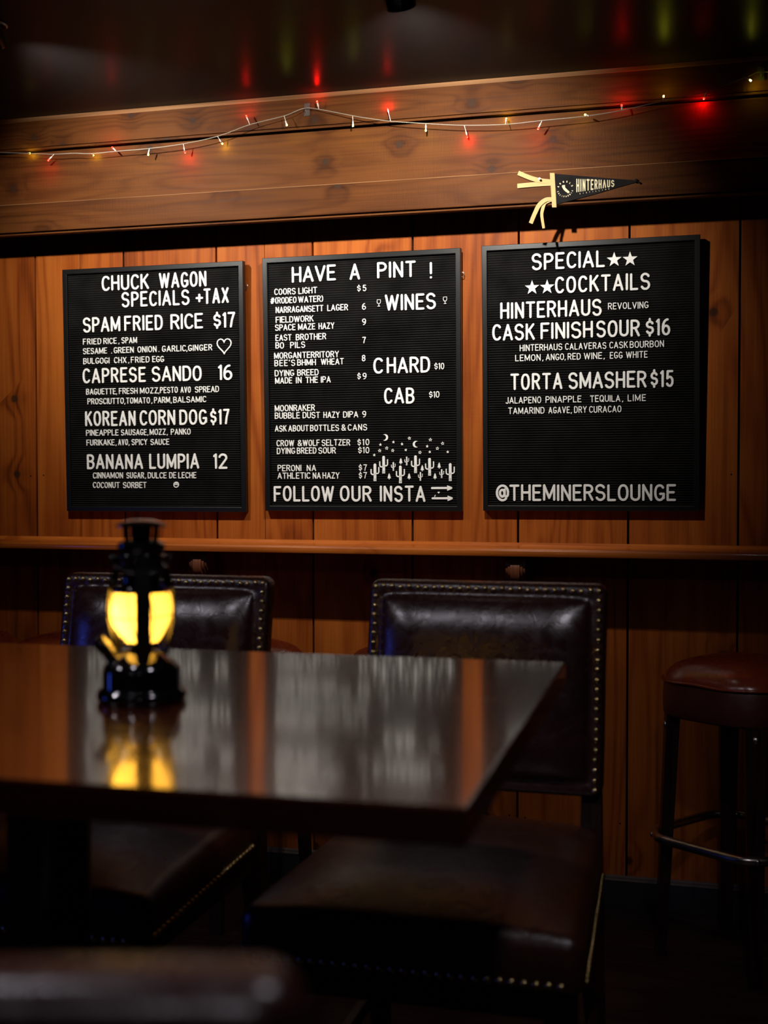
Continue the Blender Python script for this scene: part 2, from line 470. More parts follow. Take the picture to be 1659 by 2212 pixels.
# ================================================================== ceiling spotlights
def spotlight(x, label):
    t = thing('ceiling_spotlight', label, 'spotlight', (x, LAMP_Y + 0.005, CEIL), 0, 'black ceiling spotlights')
    tilt = Matrix.Translation((0, 0, -0.026)) @ Matrix.Rotation(math.radians(38), 4, 'X')
    s = MB()
    s.lathe([(0.0, 0.050), (0.020, 0.049), (0.031, 0.040), (0.036, 0.020), (0.036, -0.030), (0.0355, -0.034), (0.033, -0.034), (0.031, -0.026), (0.026, -0.004), (0.0, -0.002)], 40)
    s.v = [tuple(tilt @ Vector(v)) for v in s.v]
    s.v = [(v[0], v[1], min(v[2], -0.0005)) for v in s.v]
    s.build('housing', M['gunmetal'], t, auto=35)
    r = MB(); r.lathe([(0.034, 0.0), (0.047, 0.0), (0.047, -0.003), (0.043, -0.006), (0.034, -0.004), (0.034, 0.0)], 40)
    r.build('trim_ring', M['gunmetal'], t, auto=35)
    u = MB(); u.lathe([(0.0, -0.004), (0.022, -0.005), (0.0225, -0.009), (0.012, -0.013), (0.0, -0.0135)], 24)
    u.v = [tuple(tilt @ Vector(v)) for v in u.v]
    u.build('bulb', M['bulb'], t)
    return t
spotlight(LAMP_X[0], 'black ceiling spotlight above the gap between the pint menu and cocktail menu')
spotlight(LAMP_X[1], 'black ceiling spotlight cut off at the edge, above the food menu board')

# ================================================================== stroke lettering
def arc(cx, cy, rx, ry, a0, a1, n=14, p=2.0):
    out = []
    for i in range(n + 1):
        a = math.radians(a0 + (a1 - a0) * i / n)
        c, s = math.cos(a), math.sin(a)
        out.append((cx + rx * math.copysign(abs(c) ** (2 / p), c), cy + ry * math.copysign(abs(s) ** (2 / p), s)))
    return out
def L(*p): return ('o', list(p))
OV = ('c', arc(.26, .5, .26, .5, 0, 360, 28, 2.3)[:-1])
SP = ('o', arc(.24, .755, .24, .245, 22, 270, 13) + arc(.25, .245, .25, .265, 90, -155, 13))
GL = {
 'A': (.56, [L((0, 0), (.28, 1)), L((.28, 1), (.56, 0)), L((.10, .30), (.46, .30))]),
 'B': (.48, [L((0, 0), (0, 1)), ('o', [(0, 1), (.22, 1)] + arc(.22, .765, .23, .235, 90, -90) + [(0, .53)]), ('o', [(0, .53), (.22, .53)] + arc(.22, .265, .26, .265, 90, -90) + [(0, 0)])]),
 'C': (.47, [('o', arc(.26, .5, .26, .5, 42, 318, 20, 2.3))]),
 'D': (.50, [L((0, 0), (0, 1)), ('o', [(0, 1), (.18, 1)] + arc(.18, .5, .32, .5, 90, -90, 16, 2.5) + [(0, 0)])]),
 'E': (.43, [L((0, 0), (0, 1)), L((0, 1), (.43, 1)), L((0, .52), (.36, .52)), L((0, 0), (.43, 0))]),
 'F': (.43, [L((0, 0), (0, 1)), L((0, 1), (.43, 1)), L((0, .52), (.36, .52))]),
 'G': (.50, [('o', arc(.26, .5, .26, .5, 42, 350, 22, 2.3)), L((.51, .42), (.30, .42)), L((.51, .42), (.51, .14))]),
 'H': (.48, [L((0, 0), (0, 1)), L((.48, 0), (.48, 1)), L((0, .5), (.48, .5))]),
 'I': (.0, [L((0, 0), (0, 1))]),
 'J': (.36, [('o', [(.36, 1), (.36, .24)] + arc(.18, .2, .18, .2, 0, -160))]),
 'K': (.48, [L((0, 0), (0, 1)), L((.46, 1), (0, .40)), L((.17, .60), (.49, 0))]),
 'L': (.40, [L((0, 0), (0, 1)), L((0, 0), (.40, 0))]),
 'M': (.64, [L((0, 0), (0, 1)), L((0, 1), (.32, .12)), L((.32, .12), (.64, 1)), L((.64, 1), (.64, 0))]),
 'N': (.48, [L((0, 0), (0, 1)), L((0, 1), (.48, 0)), L((.48, 0), (.48, 1))]),
 'O': (.52, [OV]),
 'P': (.46, [L((0, 0), (0, 1)), ('o', [(0, 1), (.22, 1)] + arc(.22, .74, .25, .26, 90, -90) + [(0, .48)])]),
 'Q': (.54, [OV, L((.32, .22), (.54, -.05))]),
 'R': (.48, [L((0, 0), (0, 1)), ('o', [(0, 1), (.22, 1)] + arc(.22, .75, .25, .25, 90, -90) + [(0, .50)]), L((.24, .50), (.48, 0))]),
 'S': (.50, [SP]),
 'T': (.50, [L((.25, 0), (.25, 1)), L((0, 1), (.50, 1))]),
 'U': (.48, [('o', [(0, 1), (0, .25)] + arc(.24, .25, .24, .25, 180, 360) + [(.48, 1)])]),
 'V': (.54, [L((0, 1), (.27, 0)), L((.27, 0), (.54, 1))]),
 'W': (.80, [L((0, 1), (.20, 0)), L((.20, 0), (.40, .95)), L((.40, .95), (.60, 0)), L((.60, 0), (.80, 1))]),
 'X': (.50, [L((0, 0), (.50, 1)), L((0, 1), (.50, 0))]),
 'Y': (.52, [L((0, 1), (.26, .46)), L((.52, 1), (.26, .46)), L((.26, .46), (.26, 0))]),
 'Z': (.46, [L((0, 1), (.46, 1)), L((.46, 1), (0, 0)), L((0, 0), (.46, 0))]),
 '0': (.46, [('c', arc(.23, .5, .23, .5, 0, 360, 26, 2.2)[:-1])]),
 '1': (.12, [L((.12, 0), (.12, 1)), L((.12, 1), (0, .88))]),
 '2': (.46, [('o', arc(.23, .76, .23, .24, 165, -25, 14) + [(0, 0)]), L((0, 0), (.46, 0))]),
 '5': (.46, [L((.42, 1), (.06, 1)), L((.06, 1), (.03, .52)), ('o', [(.03, .52)] + arc(.22, .31, .24, .31, 115, -150, 16))]),
 '6': (.46, [('c', arc(.23, .29, .23, .29, 0, 360, 22)[:-1]), ('o', arc(.33, .46, .33, .54, 88, 180, 10) + [(0, .29)])]),
 '7': (.44, [L((0, 1), (.44, 1)), ('o', [(.44, 1), (.26, .5), (.17, 0)])]),
 '8': (.46, [('c', arc(.23, .76, .20, .24, 0, 360, 20)[:-1]), ('c', arc(.23, .26, .23, .26, 0, 360, 20)[:-1])]),
 '9': (.46, [('c', arc(.23, .71, .23, .29, 0, 360, 22)[:-1]), ('o', arc(.13, .54, .33, .54, -92, 0, 10) + [(.46, .71)])]),
 '$': (.46, [('o', [(.02 + x * .88, .12 + y * .76) for x, y in SP[1]]), L((.23, .90), (.23, 1.06)), L((.23, -.06), (.23, .10))]),
 '&': (.58, [('o', [(.56, 0), (.10, .66)] + arc(.24, .80, .17, .20, 215, -40, 12) + [(.12, .46)] + arc(.22, .24, .22, .24, 120, 290, 10) + [(.46, .14), (.56, .44)])]),
 '#': (.62, [L((.12, 0), (.26, 1)), L((.36, 0), (.50, 1)), L((.02, .33), (.58, .33)), L((.06, .67), (.62, .67))]),
 '@': (.80, [('o', arc(.40, .48, .40, .52, -50, -350, 26)), ('c', arc(.38, .46, .16, .24, 0, 360, 18)[:-1]), ('o', [(.56, .72), (.55, .36)] + arc(.67, .38, .12, .16, 200, 360, 8) + [(.80, .56)])]),
 '!': (.0, [L((0, .30), (0, 1)), L((0, 0), (0, .002))]),
 '(': (.16, [('o', arc(.30, .5, .30, .58, 118, 242, 10))]),
 ')': (.16, [('o', arc(-.14, .5, .30, .58, 62, -62, 10))]),
 ',': (.05, [L((.05, .03), (0, -.14))]),
 '.': (.0, [L((0, 0), (0, .004))]),
 "'": (.03, [L((.03, 1), (0, .84))]),
 '+': (.44, [L((.22, .14), (.22, .62)), L((0, .38), (.44, .38))]),
}

def stroke(mb, kind, pts, hw, yb, yf, sx=1.0, mapf=None, taper=0.80, capn=7):
    """Round-ended flat stroke: pts in x,z; raised from yb to yf with a softened front rim."""
    P = [Vector((p[0] * sx, p[1])) for p in pts]
    closed = kind == 'c'
    N = len(P)
    rows = []
    for i in range(N):
        a = P[(i - 1) % N] if (closed or i) else P[i]
        c = P[(i + 1) % N] if (closed or i < N - 1) else P[i]
        t = c - a
        if t.length < 1e-9: t = Vector((0, 1))
        t.normalize(); nn = Vector((-t.y, t.x))
        rows.append((P[i] + nn * hw, P[i] + nn * hw * taper, P[i] - nn * hw * taper, P[i] - nn * hw))
    ymid = yb + (yf - yb) * 0.65
    vs = []
    for r in rows:
        vs += [(r[0].x, yb, r[0].y), (r[0].x, ymid, r[0].y), (r[1].x, yf, r[1].y), (r[2].x, yf, r[2].y), (r[3].x, ymid, r[3].y), (r[3].x, yb, r[3].y)]
    fs = []
    for i in range(N if closed else N - 1):
        j = (i + 1) % N
        for k in range(5):
            fs.append((i * 6 + k, i * 6 + k + 1, j * 6 + k + 1, j * 6 + k))
    mb.faces(vs, fs)
    if not closed:
        for e in (0, N - 1):
            q = P[e]
            t = (P[1] - P[0]) if e == 0 else (P[N - 1] - P[N - 2])
            if t.length < 1e-9: t = Vector((0, 1))
            t.normalize()
            if e == 0: t = -t
            nn = Vector((-t.y, t.x))
            vs = []
            for rr, yy in ((hw, yb), (hw, ymid), (hw * taper, yf)):
                for k in range(capn + 1):
                    a_ = -PI / 2 + PI * k / capn
                    d_ = t * math.cos(a_) + nn * math.sin(a_)
                    vs.append((q.x + rr * d_.x, yy, q.y + rr * d_.y))
            m_ = capn + 1
            fs = [tuple(range(2 * m_, 3 * m_))]
            for L_ in (0, 1):
                for k in range(capn):
                    fs.append((L_ * m_ + k, L_ * m_ + k + 1, (L_ + 1) * m_ + k + 1, (L_ + 1) * m_ + k))
            mb.faces(vs, fs)

def glyph(mb, ch, cap, hw, ox, oz, yb, yf, wx):
    """One letter with outer cap height cap, stroke half width hw, x stretch wx, its outer left edge at ox."""
    w, st = GL[ch]
    s = cap - 2 * hw
    for i, (kind, pts) in enumerate(st):
        q = [(ox + hw + p[0] * s * wx, oz + hw + p[1] * s) for p in pts]
        stroke(mb, kind, q, hw, yb, yf - i * hw * 0.03)

def layout(word, cap, hw, x0, x1):
    """Spread a word between its two ends: returns (letter, left edge, x stretch)."""
    s = cap - 2 * hw
    g0 = 0.10 * cap
    glyw = [GL[c][0] * s for c in word]
    fix = 2 * hw * len(word)
    n = len(word) - 1
    k = (x1 - x0 - fix - g0 * n) / max(sum(glyw), 1e-6)
    k = min(1.22, max(0.80, k))
    g = (x1 - x0 - fix - k * sum(glyw)) / n if n else 0.0
    out = []; x = x0
    if n == 0: x = (x0 + x1) / 2 - (fix + k * sum(glyw)) / 2
    for c, w in zip(word, glyw):
        out.append((c, x, k)); x += 2 * hw + w * k + g
    return out

# menu wording: (large letters?, baseline mm above board bottom, [(word, left mm, right mm)])
TEXT0=[
 (1,690.0,[('CHUCK',-170.5,-8.8),('WAGON',25.1,183.1)]),
 (1,636.7,[('SPECIALS',-103.2,127.4),('+',146.5,171.0),('TAX',173.0,256.3)]),
 (1,562.7,[('SPAM',-238.1,-109.1),('FRIED',-95.4,36.6),('RICE',61.4,169.4),('$17',203.5,275.9)]),
 (0,524.9,[('FRIED',-239.1,-175.3),('RICE',-167.8,-121.6),(',',-117.0,-112.4),('SPAM',-105.5,-51.8)]),
 (0,495.1,[('SESAME',-239.7,-155.9),('.',-142.0,-138.3),('GREEN',-132.7,-63.8),('ONION',-51.4,13.6),('.',19.5,23.1),('GARLIC',31.7,111.7),(',',112.6,117.5),('GINGER',119.3,199.2)]),
 (0,464.0,[('BULGOGI',-239.4,-148.1),('CHX',-132.4,-89.5),(',',-84.0,-79.4),('FRIED',-74.8,-10.9),('EGG',-1.8,38.0)]),
 (1,403.0,[('CAPRESE',-242.7,-24.0),('SANDO',-4.4,162.7),('16',217.2,263.3)]),
 (0,367.5,[('BAGUETTE',-231.4,-128.1),(',',-127.7,-123.5),('FRESH',-117.5,-53.1),('MOZZ',-45.4,16.1),(',',16.6,21.1),('PESTO',22.9,82.9),('AVO',91.9,126.4),('SPREAD',139.8,219.6)]),
 (0,337.1,[('PROSCIUTTO',-227.4,-101.0),(',',-100.1,-95.4),('TOMATO',-93.1,-11.7),(',',-7.6,-3.5),('PARM',2.0,56.3),(',',57.7,62.6),('BALSAMIC',66.7,177.1)]),
 (1,268.0,[('KOREAN',-236.9,-61.5),('CORN',-48.2,72.6),('DOG',86.1,178.6),('$17',188.4,253.7)]),
 (0,238.3,[('PINEAPPLE',-234.4,-121.2),('SAUSAGE',-112.9,-24.7),(',',-23.3,-18.8),('MOZZ',-14.7,40.3),(',',42.6,47.1),('PANKO',57.0,123.6)]),
 (0,207.5,[('FURIKAKE',-233.6,-135.6),(',',-132.9,-128.2),('AVO',-123.1,-89.4),(',',-88.1,-83.5),('SPICY',-77.0,-22.9),('SAUCE',-12.4,51.1)]),
 (1,132.5,[('BANANA',-233.4,-39.0),('LUMPIA',-18.0,150.0),('12',196.7,244.0)]),
 (0,103.6,[('CINNAMON',-213.1,-108.3),('SUGAR',-96.8,-36.1),(',',-33.8,-28.8),('DULCE',-23.7,40.5),('DE',49.1,73.0),('LECHE',79.8,140.4)]),
 (0,73.1,[('COCONUT',-213.7,-120.5),('SORBET',-109.3,-28.4)]),
]
TEXT1=[
 (1,685.3,[('HAVE',-212.7,-74.6),('A',-31.4,0.9),('PINT',53.1,170.9)]),
 (1,677.7,[('!',210.2,221.4)]),
 (0,650.4,[('COORS',-268.8,-200.5),('LIGHT',-192.1,-132.9),('$',-8.7,2.5),('5',8.7,20.2)]),
 (0,624.3,[('#',-282.0,-268.3),('(RODEO',-266.6,-198.7),('WATER)',-193.2,-114.3)]),
 (0,596.1,[('NARRAGANSETT',-265.2,-114.6),('LAGER',-102.0,-37.3),('6',6.1,17.7)]),
 (0,566.8,[('FIELDWORK',-265.6,-145.6)]),
 (0,550.8,[('9',5.7,18.1)]),
 (0,543.2,[('SPACE',-268.0,-202.7),('MAZE',-194.6,-140.4),('HAZY',-129.9,-80.4)]),
 (0,512.6,[('EAST',-267.1,-215.8),('BROTHER',-202.2,-106.3)]),
 (0,496.8,[('7',5.2,17.6)]),
 (0,489.7,[('BO',-267.4,-240.0),('PILS',-220.4,-172.7)]),
 (0,458.8,[('MORGAN',-272.1,-185.8),('TERRITORY',-182.4,-67.0)]),
 (0,444.3,[('8',3.9,15.1)]),
 (0,436.7,[("BEE'S",-271.5,-205.2),('BHMH',-198.8,-139.5),('WHEAT',-123.9,-52.2)]),
 (0,406.4,[('DYING',-271.1,-209.0),('BREED',-199.2,-131.4)]),
 (0,391.2,[('$',-11.1,0.1),('9',5.5,17.9)]),
 (0,383.8,[('MADE',-270.1,-215.2),('IN',-203.7,-185.4),('THE',-173.1,-133.7),('IPA',-124.5,-93.8)]),
 (1,589.6,[('WINES',76.0,230.4)]),
 (1,405.9,[('C',38.8,69.2),('HARD',79.8,211.2)]),
 (0,414.3,[('$10',223.6,253.7)]),
 (1,316.5,[('CAB',70.9,164.2)]),
 (0,332.0,[('$10',207.0,238.8)]),
 (0,300.7,[('MOONRAKER',-272.4,-144.4)]),
 (0,278.4,[('BUBBLE',-272.7,-192.2),('DUST',-183.7,-128.6),('HAZY',-118.0,-66.8),('DIPA',-56.3,-9.2),('9',3.2,15.6)]),
 (0,239.5,[('ASK',-272.8,-235.4),('ABOUT',-229.8,-165.0),('BOTTLES',-160.7,-69.2),('&',-63.8,-45.8),('CANS',-42.1,18.2)]),
 (0,195.3,[('CROW',-268.2,-211.5),('&',-202.6,-184.6),('WOLF',-184.6,-130.7),('SELTZER',-124.4,-35.0),('$',-12.9,-1.7),('10',2.9,24.4)]),
 (0,171.8,[('DYING',-267.6,-209.2),('BREED',-203.3,-141.2),('SOUR',-135.2,-80.0),('$10',-11.1,24.2)]),
 (0,119.8,[('PERONI',-265.7,-189.8),('NA',-172.7,-143.0),('$',-9.5,0.9),('7',5.1,16.3)]),
 (0,96.7,[('ATHLETIC',-266.4,-161.5),('NA',-153.9,-128.4),('HAZY',-122.9,-69.4),('$',-9.7,0.7),('7',4.9,16.1)]),
 (1,27.5,[('FOLLOW',-279.6,-86.8),('OUR',-69.1,30.9),('INSTA',54.9,195.1)]),
]
TEXT2=[
 (1,685.5,[('SPECIAL',-161.5,45.8)]),
 (1,617.6,[('COCKTAILS',-95.1,171.1)]),
 (1,550.8,[('HINTERHAUS',-252.7,36.2)]),
 (0,566.2,[('REVOLVING',53.4,165.5)]),
 (1,489.1,[('CASK',-276.2,-153.3),('FINISH',-136.9,11.4),('SOUR',20.7,141.7),('$16',156.9,224.7)]),
 (0,457.4,[('HINTERHAUS',-196.8,-74.8),('CALAVERAS',-67.1,49.2),('CASK',57.2,108.5),('BOURBON',113.5,207.6)]),
 (0,429.0,[('LEMON',-209.9,-136.2),(',',-132.3,-128.5),('ANGO',-122.0,-69.7),(',',-68.8,-65.0),('RED',-59.9,-22.5),('WINE',-14.4,37.5),(',',40.9,44.6),('EGG',58.5,94.0),('WHITE',103.2,163.3)]),
 (1,346.1,[('TORTA',-224.1,-74.0),('SMASHER',-57.8,159.7),('$15',170.0,234.5)]),
 (0,308.3,[('JALAPENO',-238.3,-135.2),('PINAPPLE',-123.1,-20.8),('TEQUILA',2.9,87.9),(',',92.1,95.8),('LIME',107.9,158.5)]),
 (0,278.3,[('TAMARIND',-230.9,-125.7),('AGAVE',-114.9,-53.6),(',',-51.9,-47.6),('DRY',-42.1,-6.0),('CURACAO',0.4,90.8)]),
 (1,28.2,[('@',-268.3,-229.5),('THEMINERSLOUNGE',-228.6,240.7)]),
]

# ================================================================== felt letter boards
BW2, BH = 0.3048, 0.762
YB, YF = -0.0130, -0.0160
CAPS = {1: (0.0478, 0.00350), 0: (0.0193, 0.00138)}
LETTERS = {}
def letter_mesh(ch, big, k):
    key = (ch, big, round(k, 1))
    if key not in LETTERS:
        cap, hw = CAPS[big]
        mb = MB(); glyph(mb, ch, cap, hw, 0, 0, YB, YF, round(k, 1))
        o = mb.build('letter', M['letter'])
        LETTERS[key] = o.data
        bpy.data.objects.remove(o)
    return LETTERS[key]

def star_pts(cx, cz, r, r2=0.40, rot=0.0):
    return [(cx + (r if i % 2 == 0 else r * r2) * math.sin(i * PI / 5 + rot), cz + (r if i % 2 == 0 else r * r2) * math.cos(i * PI / 5 + rot)) for i in range(10)]

def letter_board(loc, rot, label, text, ring):
    t = thing('letter_board', label, 'letter board', loc, 0, 'felt letter boards on the plank wall')
    t.rotation_euler = (0.02022, -rot, 0)
    f = MB()
    W_, H_ = BW2, BH
    fw = 0.0155
    # four mitred frame members with a stepped inner lip
    prof = [(0.0, 0.0), (0.0, -0.0185), (0.0012, -0.0200), (fw - 0.0015, -0.0200), (fw, -0.0188), (fw + 0.0006, -0.0060), (fw + 0.0006, 0.0)]
    rows = []
    for d, y in prof:
        rows.append([(-W_ + d, y, d), (W_ - d, y, d), (W_ - d, y, H_ - d), (-W_ + d, y, H_ - d)])
    vs = [q for r in rows for q in r]
    fs = []
    for i in range(len(rows)):
        j = (i + 1) % len(rows)
        for k in range(4):
            k2 = (k + 1) % 4
            fs.append((i * 4 + k, i * 4 + k2, j * 4 + k2, j * 4 + k))
    f.faces(vs, fs)
    f.build('frame', M['frame'], t)
    p = MB()
    x0, x1, z = -W_ + fw, W_ - fw, fw
    pts = []
    pitch = 0.00688
    while z < H_ - fw - 1e-5:
        for dz, y in ((0.0, -0.0098), (0.0012, -0.0118), (0.0024, -0.0131), (0.0040, -0.0133), (0.0054, -0.0124), (0.0062, -0.0106)):
            if z + dz < H_ - fw: pts.append((y, z + dz))
        z += pitch
    n = len(pts)
    vs = [(x0, y, z_) for y, z_ in pts] + [(x1, y, z_) for y, z_ in pts]
    p.faces(vs, [(i, n + i, n + i + 1, i + 1) for i in range(n - 1)], 0, 0.0, True)
    p.box(x0, x1, -0.0095, -0.002, fw, H_ - fw)
    p.build('felt_panel', M['felt'], t, fix=False)
    if ring:
        r = MB()
        r.tube([(W_ + 0.0015 + 0.0042 * math.cos(a * PI / 8), 0.004, 0.688 + 0.0070 * math.sin(a * PI / 8)) for a in range(16)], 0.0010, 6, 0, True)
        r.build('hanger_ring', M['silver'], t)
    # letters
    todo = []
    for big, base, words in text:
        cap, hw = CAPS[big]
        for w, a, c in words:
            for ch, x, k in layout(w, cap, hw, a / 1000, c / 1000):
                todo.append((big, ch, x, base / 1000 + random.uniform(-0.0003, 0.0003) * (1 + big), k))
    todo.sort(key=lambda q: -q[0])
    rest = MB()
    for i, (big, ch, x, z, k) in enumerate(todo):
        if i < 100:
            o = bpy.data.objects.new('letter', letter_mesh(ch, big, k)); COL.objects.link(o); o.parent = t
            o.location = (x, 0, z)
        else:
            cap, hw = CAPS[big]
            glyph(rest, ch, cap, hw, x, z, YB, YF, k)
    if rest.v:
        o = rest.build('small_letters', M['letter'], t); o['kind'] = 'stuff'
    return t

def symbol(t, name, fn):
    mb = MB(); fn(mb); return mb.build(name, [M['letter'], M['felt']], t)

brd1 = letter_board((-1.7270, 0, 1.1204), 0.00163, 'leftmost felt letter board, a food menu with a white heart and a smiley', TEXT0, True)
brd2 = letter_board((-1.0540, 0, 1.1266), 0.00349, 'middle felt letter board, the pint and wine list with little white cacti and stars', TEXT1, True)
brd3 = letter_board((-0.3822, 0, 1.1312), 0.00344, 'rightmost felt letter board, the cocktail list with four large white stars', TEXT2, False)

def heart_pts(cx, cz, w, h, n=28):
    out = []
    for i in range(n):
        a = 2 * PI * i / n
        x = 16 * math.sin(a) ** 3; z = 13 * math.cos(a) - 5 * math.cos(2 * a) - 2 * math.cos(3 * a) - math.cos(4 * a)
        out.append((cx + x / 32 * w, cz + (z + 2.5) / 29 * h))
    return out
symbol(brd1, 'heart', lambda mb: stroke(mb, 'c', heart_pts(.2385, .5060, .046, .046), .0019, YB, YF))
def smiley(mb):
    cx, cz, r = .0726, .0840, .0093
    mb.prism([(cx + r * math.cos(k * PI / 14), cz + r * math.sin(k * PI / 14)) for k in range(28)], YF, YB)
    for s in (-1, 1):
        mb.prism([(cx + s * .0034 + .0012 * math.cos(k * PI / 5), cz + .0028 + .0017 * math.sin(k * PI / 5)) for k in range(10)], YF - .0003, YF + .0003, 1)
    mb.prism([(cx + .0060 * math.cos(k * PI / 10), cz - .0008 + .0052 * math.sin(k * PI / 10)) for k in range(-10, 1)], YF - .0003, YF + .0003, 1)
symbol(brd1, 'smiley', smiley)

def wine(cx, cz):
    def fn(mb):
        stroke(mb, 'c', [(cx - .0052, cz + .0095), (cx + .0052, cz + .0095), (cx + .0052, cz + .0015), (cx + .0030, cz - .0018), (cx - .0030, cz - .0018), (cx - .0052, cz + .0015)], .0009, YB, YF)
        stroke(mb, 'o', [(cx, cz - .0018), (cx, cz - .0092)], .0009, YB, YF)
        stroke(mb, 'o', [(cx - .0032, cz - .0094), (cx + .0032, cz - .0094)], .0009, YB, YF)
    return fn
for q in ((.0576, .6142), (.2575, .6138)): symbol(brd2, 'wine_glass_symbol', wine(*q))
for xa, xb, z in ((.2113, .2760, .0681), (.2128, .2772, .0380)):
    def fn(mb, xa=xa, xb=xb, z=z):
        stroke(mb, 'o', [(xa + .003, z), (xb - .014, z)], .0032, YB, YF)
        stroke(mb, 'c', [(xb - .0155, z + .0062), (xb - .002, z + .0006), (xb - .002, z - .0006), (xb - .0155, z - .0062)], .0021, YB, YF)
        mb.prism([(xb - .0155, z + .0062), (xb - .002, z), (xb - .0155, z - .0062)], YF + .0001, YB)
    symbol(brd2, 'arrow', fn)
symbol(brd2, 'heart', lambda mb: mb.prism(heart_pts(.2342, .0548, .0066, .0058, 16), YF, YB))
symbol(brd2, 'tick', lambda mb: stroke(mb, 'o', [(.2237, .0470), (.2219, .0432)], .0013, YB, YF))
for cx, cz, s in ((.0745, .2184, 1), (.1652, .1974, -1)):
    def fn(mb, cx=cx, cz=cz, s=s):
        out = arc(0, 0, .0098, .0098, -112, 112, 18)
        inn = arc(-.0046, 0, .0083, .0083, 95, -95, 16)
        mb.prism([(cx + s * p[0] - s * .002, cz + p[1]) for p in out + inn], YF, YB)
    symbol(brd2, 'moon', fn)
for cx, cz in [(.0586, .1972), (.0985, .2043), (.1246, .1981), (.2008, .1908), (.2622, .1738), (.2084, .1742), (.1359, .1807), (.0394, .1664)]:
    symbol(brd2, 'star', lambda mb: mb.prism(star_pts(cx, cz, .0047, .45, random.uniform(-.2, .2)), YF, YB))
for cx, cz in [(.1471, .2149), (.2106, .2099), (.2471, .1986), (.2314, .1842), (.1789, .1729), (.0962, .1794), (.0778, .1867), (.0560, .1794)]:
    def fn(mb, cx=cx, cz=cz):
        r = random.uniform(-.2, .2)
        mb.prism(star_pts(cx, cz, .0058, .48, r), YF, YB); mb.prism(star_pts(cx, cz, .0023, .55, r), YF - .0003, YF + .0003, 1)
    symbol(brd2, 'star', fn)
def cactus(cx, cz, s, flip):
    def fn(mb):
        stroke(mb, 'o', [(cx, cz), (cx, cz + .0435 * s)], .0042 * s, YB, YF)
        mb.prism([(cx - .0042 * s, cz - .0042 * s), (cx + .0042 * s, cz - .0042 * s), (cx + .0042 * s, cz + .004 * s), (cx - .0042 * s, cz + .004 * s)], YF, YB)
        for sd, za, zb in ((-flip, .0150, .0300), (flip, .0180, .0360)):
            pts = [(cx, cz + za * s)] + [(cx + sd * s * (.0065 + .0055 * math.sin(a * PI / 10)), cz + s * (za + .0055 * (1 - math.cos(a * PI / 10)))) for a in range(6)] + [(cx + sd * s * .0120, cz + zb * s)]
            stroke(mb, 'o', pts, .0019 * s, YB, YF)
    return fn
for i, (cx, cz) in enumerate([(.0408, .0935), (.0678, .1161), (.1651, .1169), (.1188, .0870), (.2075, .1089), (.2693, .0931)]):
    symbol(brd2, 'cactus', cactus(cx, cz, 1.0, 1 if i % 2 == 0 else 1))
for cx, cz in [(.0974, .1218), (.1384, .1374), (.1795, .0919), (.2437, .0997)]:
    symbol(brd2, 'cactus', cactus(cx, cz, 0.50, 1))
for cx, cz in [(.1205, .1386), (.0845, .0940), (.1454, .0938), (.1854, .1174), (.2363, .1250), (.2236, .0937)]:
    symbol(brd2, 'pine_tree_symbol', lambda mb: mb.prism([(cx + x * .001, cz + z * .001) for x, z in ((-1, 0), (1, 0), (1, 3.5), (5.3, 3.5), (3.2, 7.6), (4.3, 7.6), (2.3, 12.2), (3.2, 12.2), (0, 18.6), (-3.2, 12.2), (-2.3, 12.2), (-4.3, 7.6), (-3.2, 7.6), (-5.3, 3.5), (-1, 3.5))], YF, YB))
for cx, cz in ((.0708, .7048), (.1145, .7044), (-.1604, .6370), (-.1173, .6368)):
    symbol(brd3, 'star', lambda mb: mb.prism(star_pts(cx, cz, .0215, .40), YF, YB))

# ================================================================== pennant
PX, PY, PZ = -0.470, -0.1175, 2.020
pen = thing('pennant', 'small black felt pennant with cream ties pinned to the wooden fascia above the boards', 'pennant', (PX, PY, PZ))
def w2p(pts): return [(x - PX, z - PZ) for x, z in pts]
b = MB()
b.prism(w2p([(-0.4692, 2.0638), (-0.42, 2.0566), (-0.3596, 2.0480), (-0.30, 2.0393), (-0.2513, 2.0327), (-0.2480, 2.0300), (-0.2500, 2.0265), (-0.30, 2.0155), (-0.3594, 2.0014), (-0.41, 1.9908), (-0.4634, 1.9797)]), -0.0036, -0.0018)
b.build('felt_flag', M['pfelt'], pen)
b = MB()
hd = [(-0.4822, 2.0663), (-0.4692, 2.0655), (-0.4633, 1.9711), (-0.4755, 1.9717)]
b.prism(w2p(hd), -0.0052, -0.0012)
for off in (0.0018, 0.0108):
    b.tube([(hd[0][0] + off + (hd[3][0] - hd[0][0]) * i / 12 - PX, -0.0053, hd[0][1] + (hd[3][1] - hd[0][1]) * i / 12 - PZ) for i in range(13)], 0.0004, 5)
b.build('header_band', M['cream'], pen)
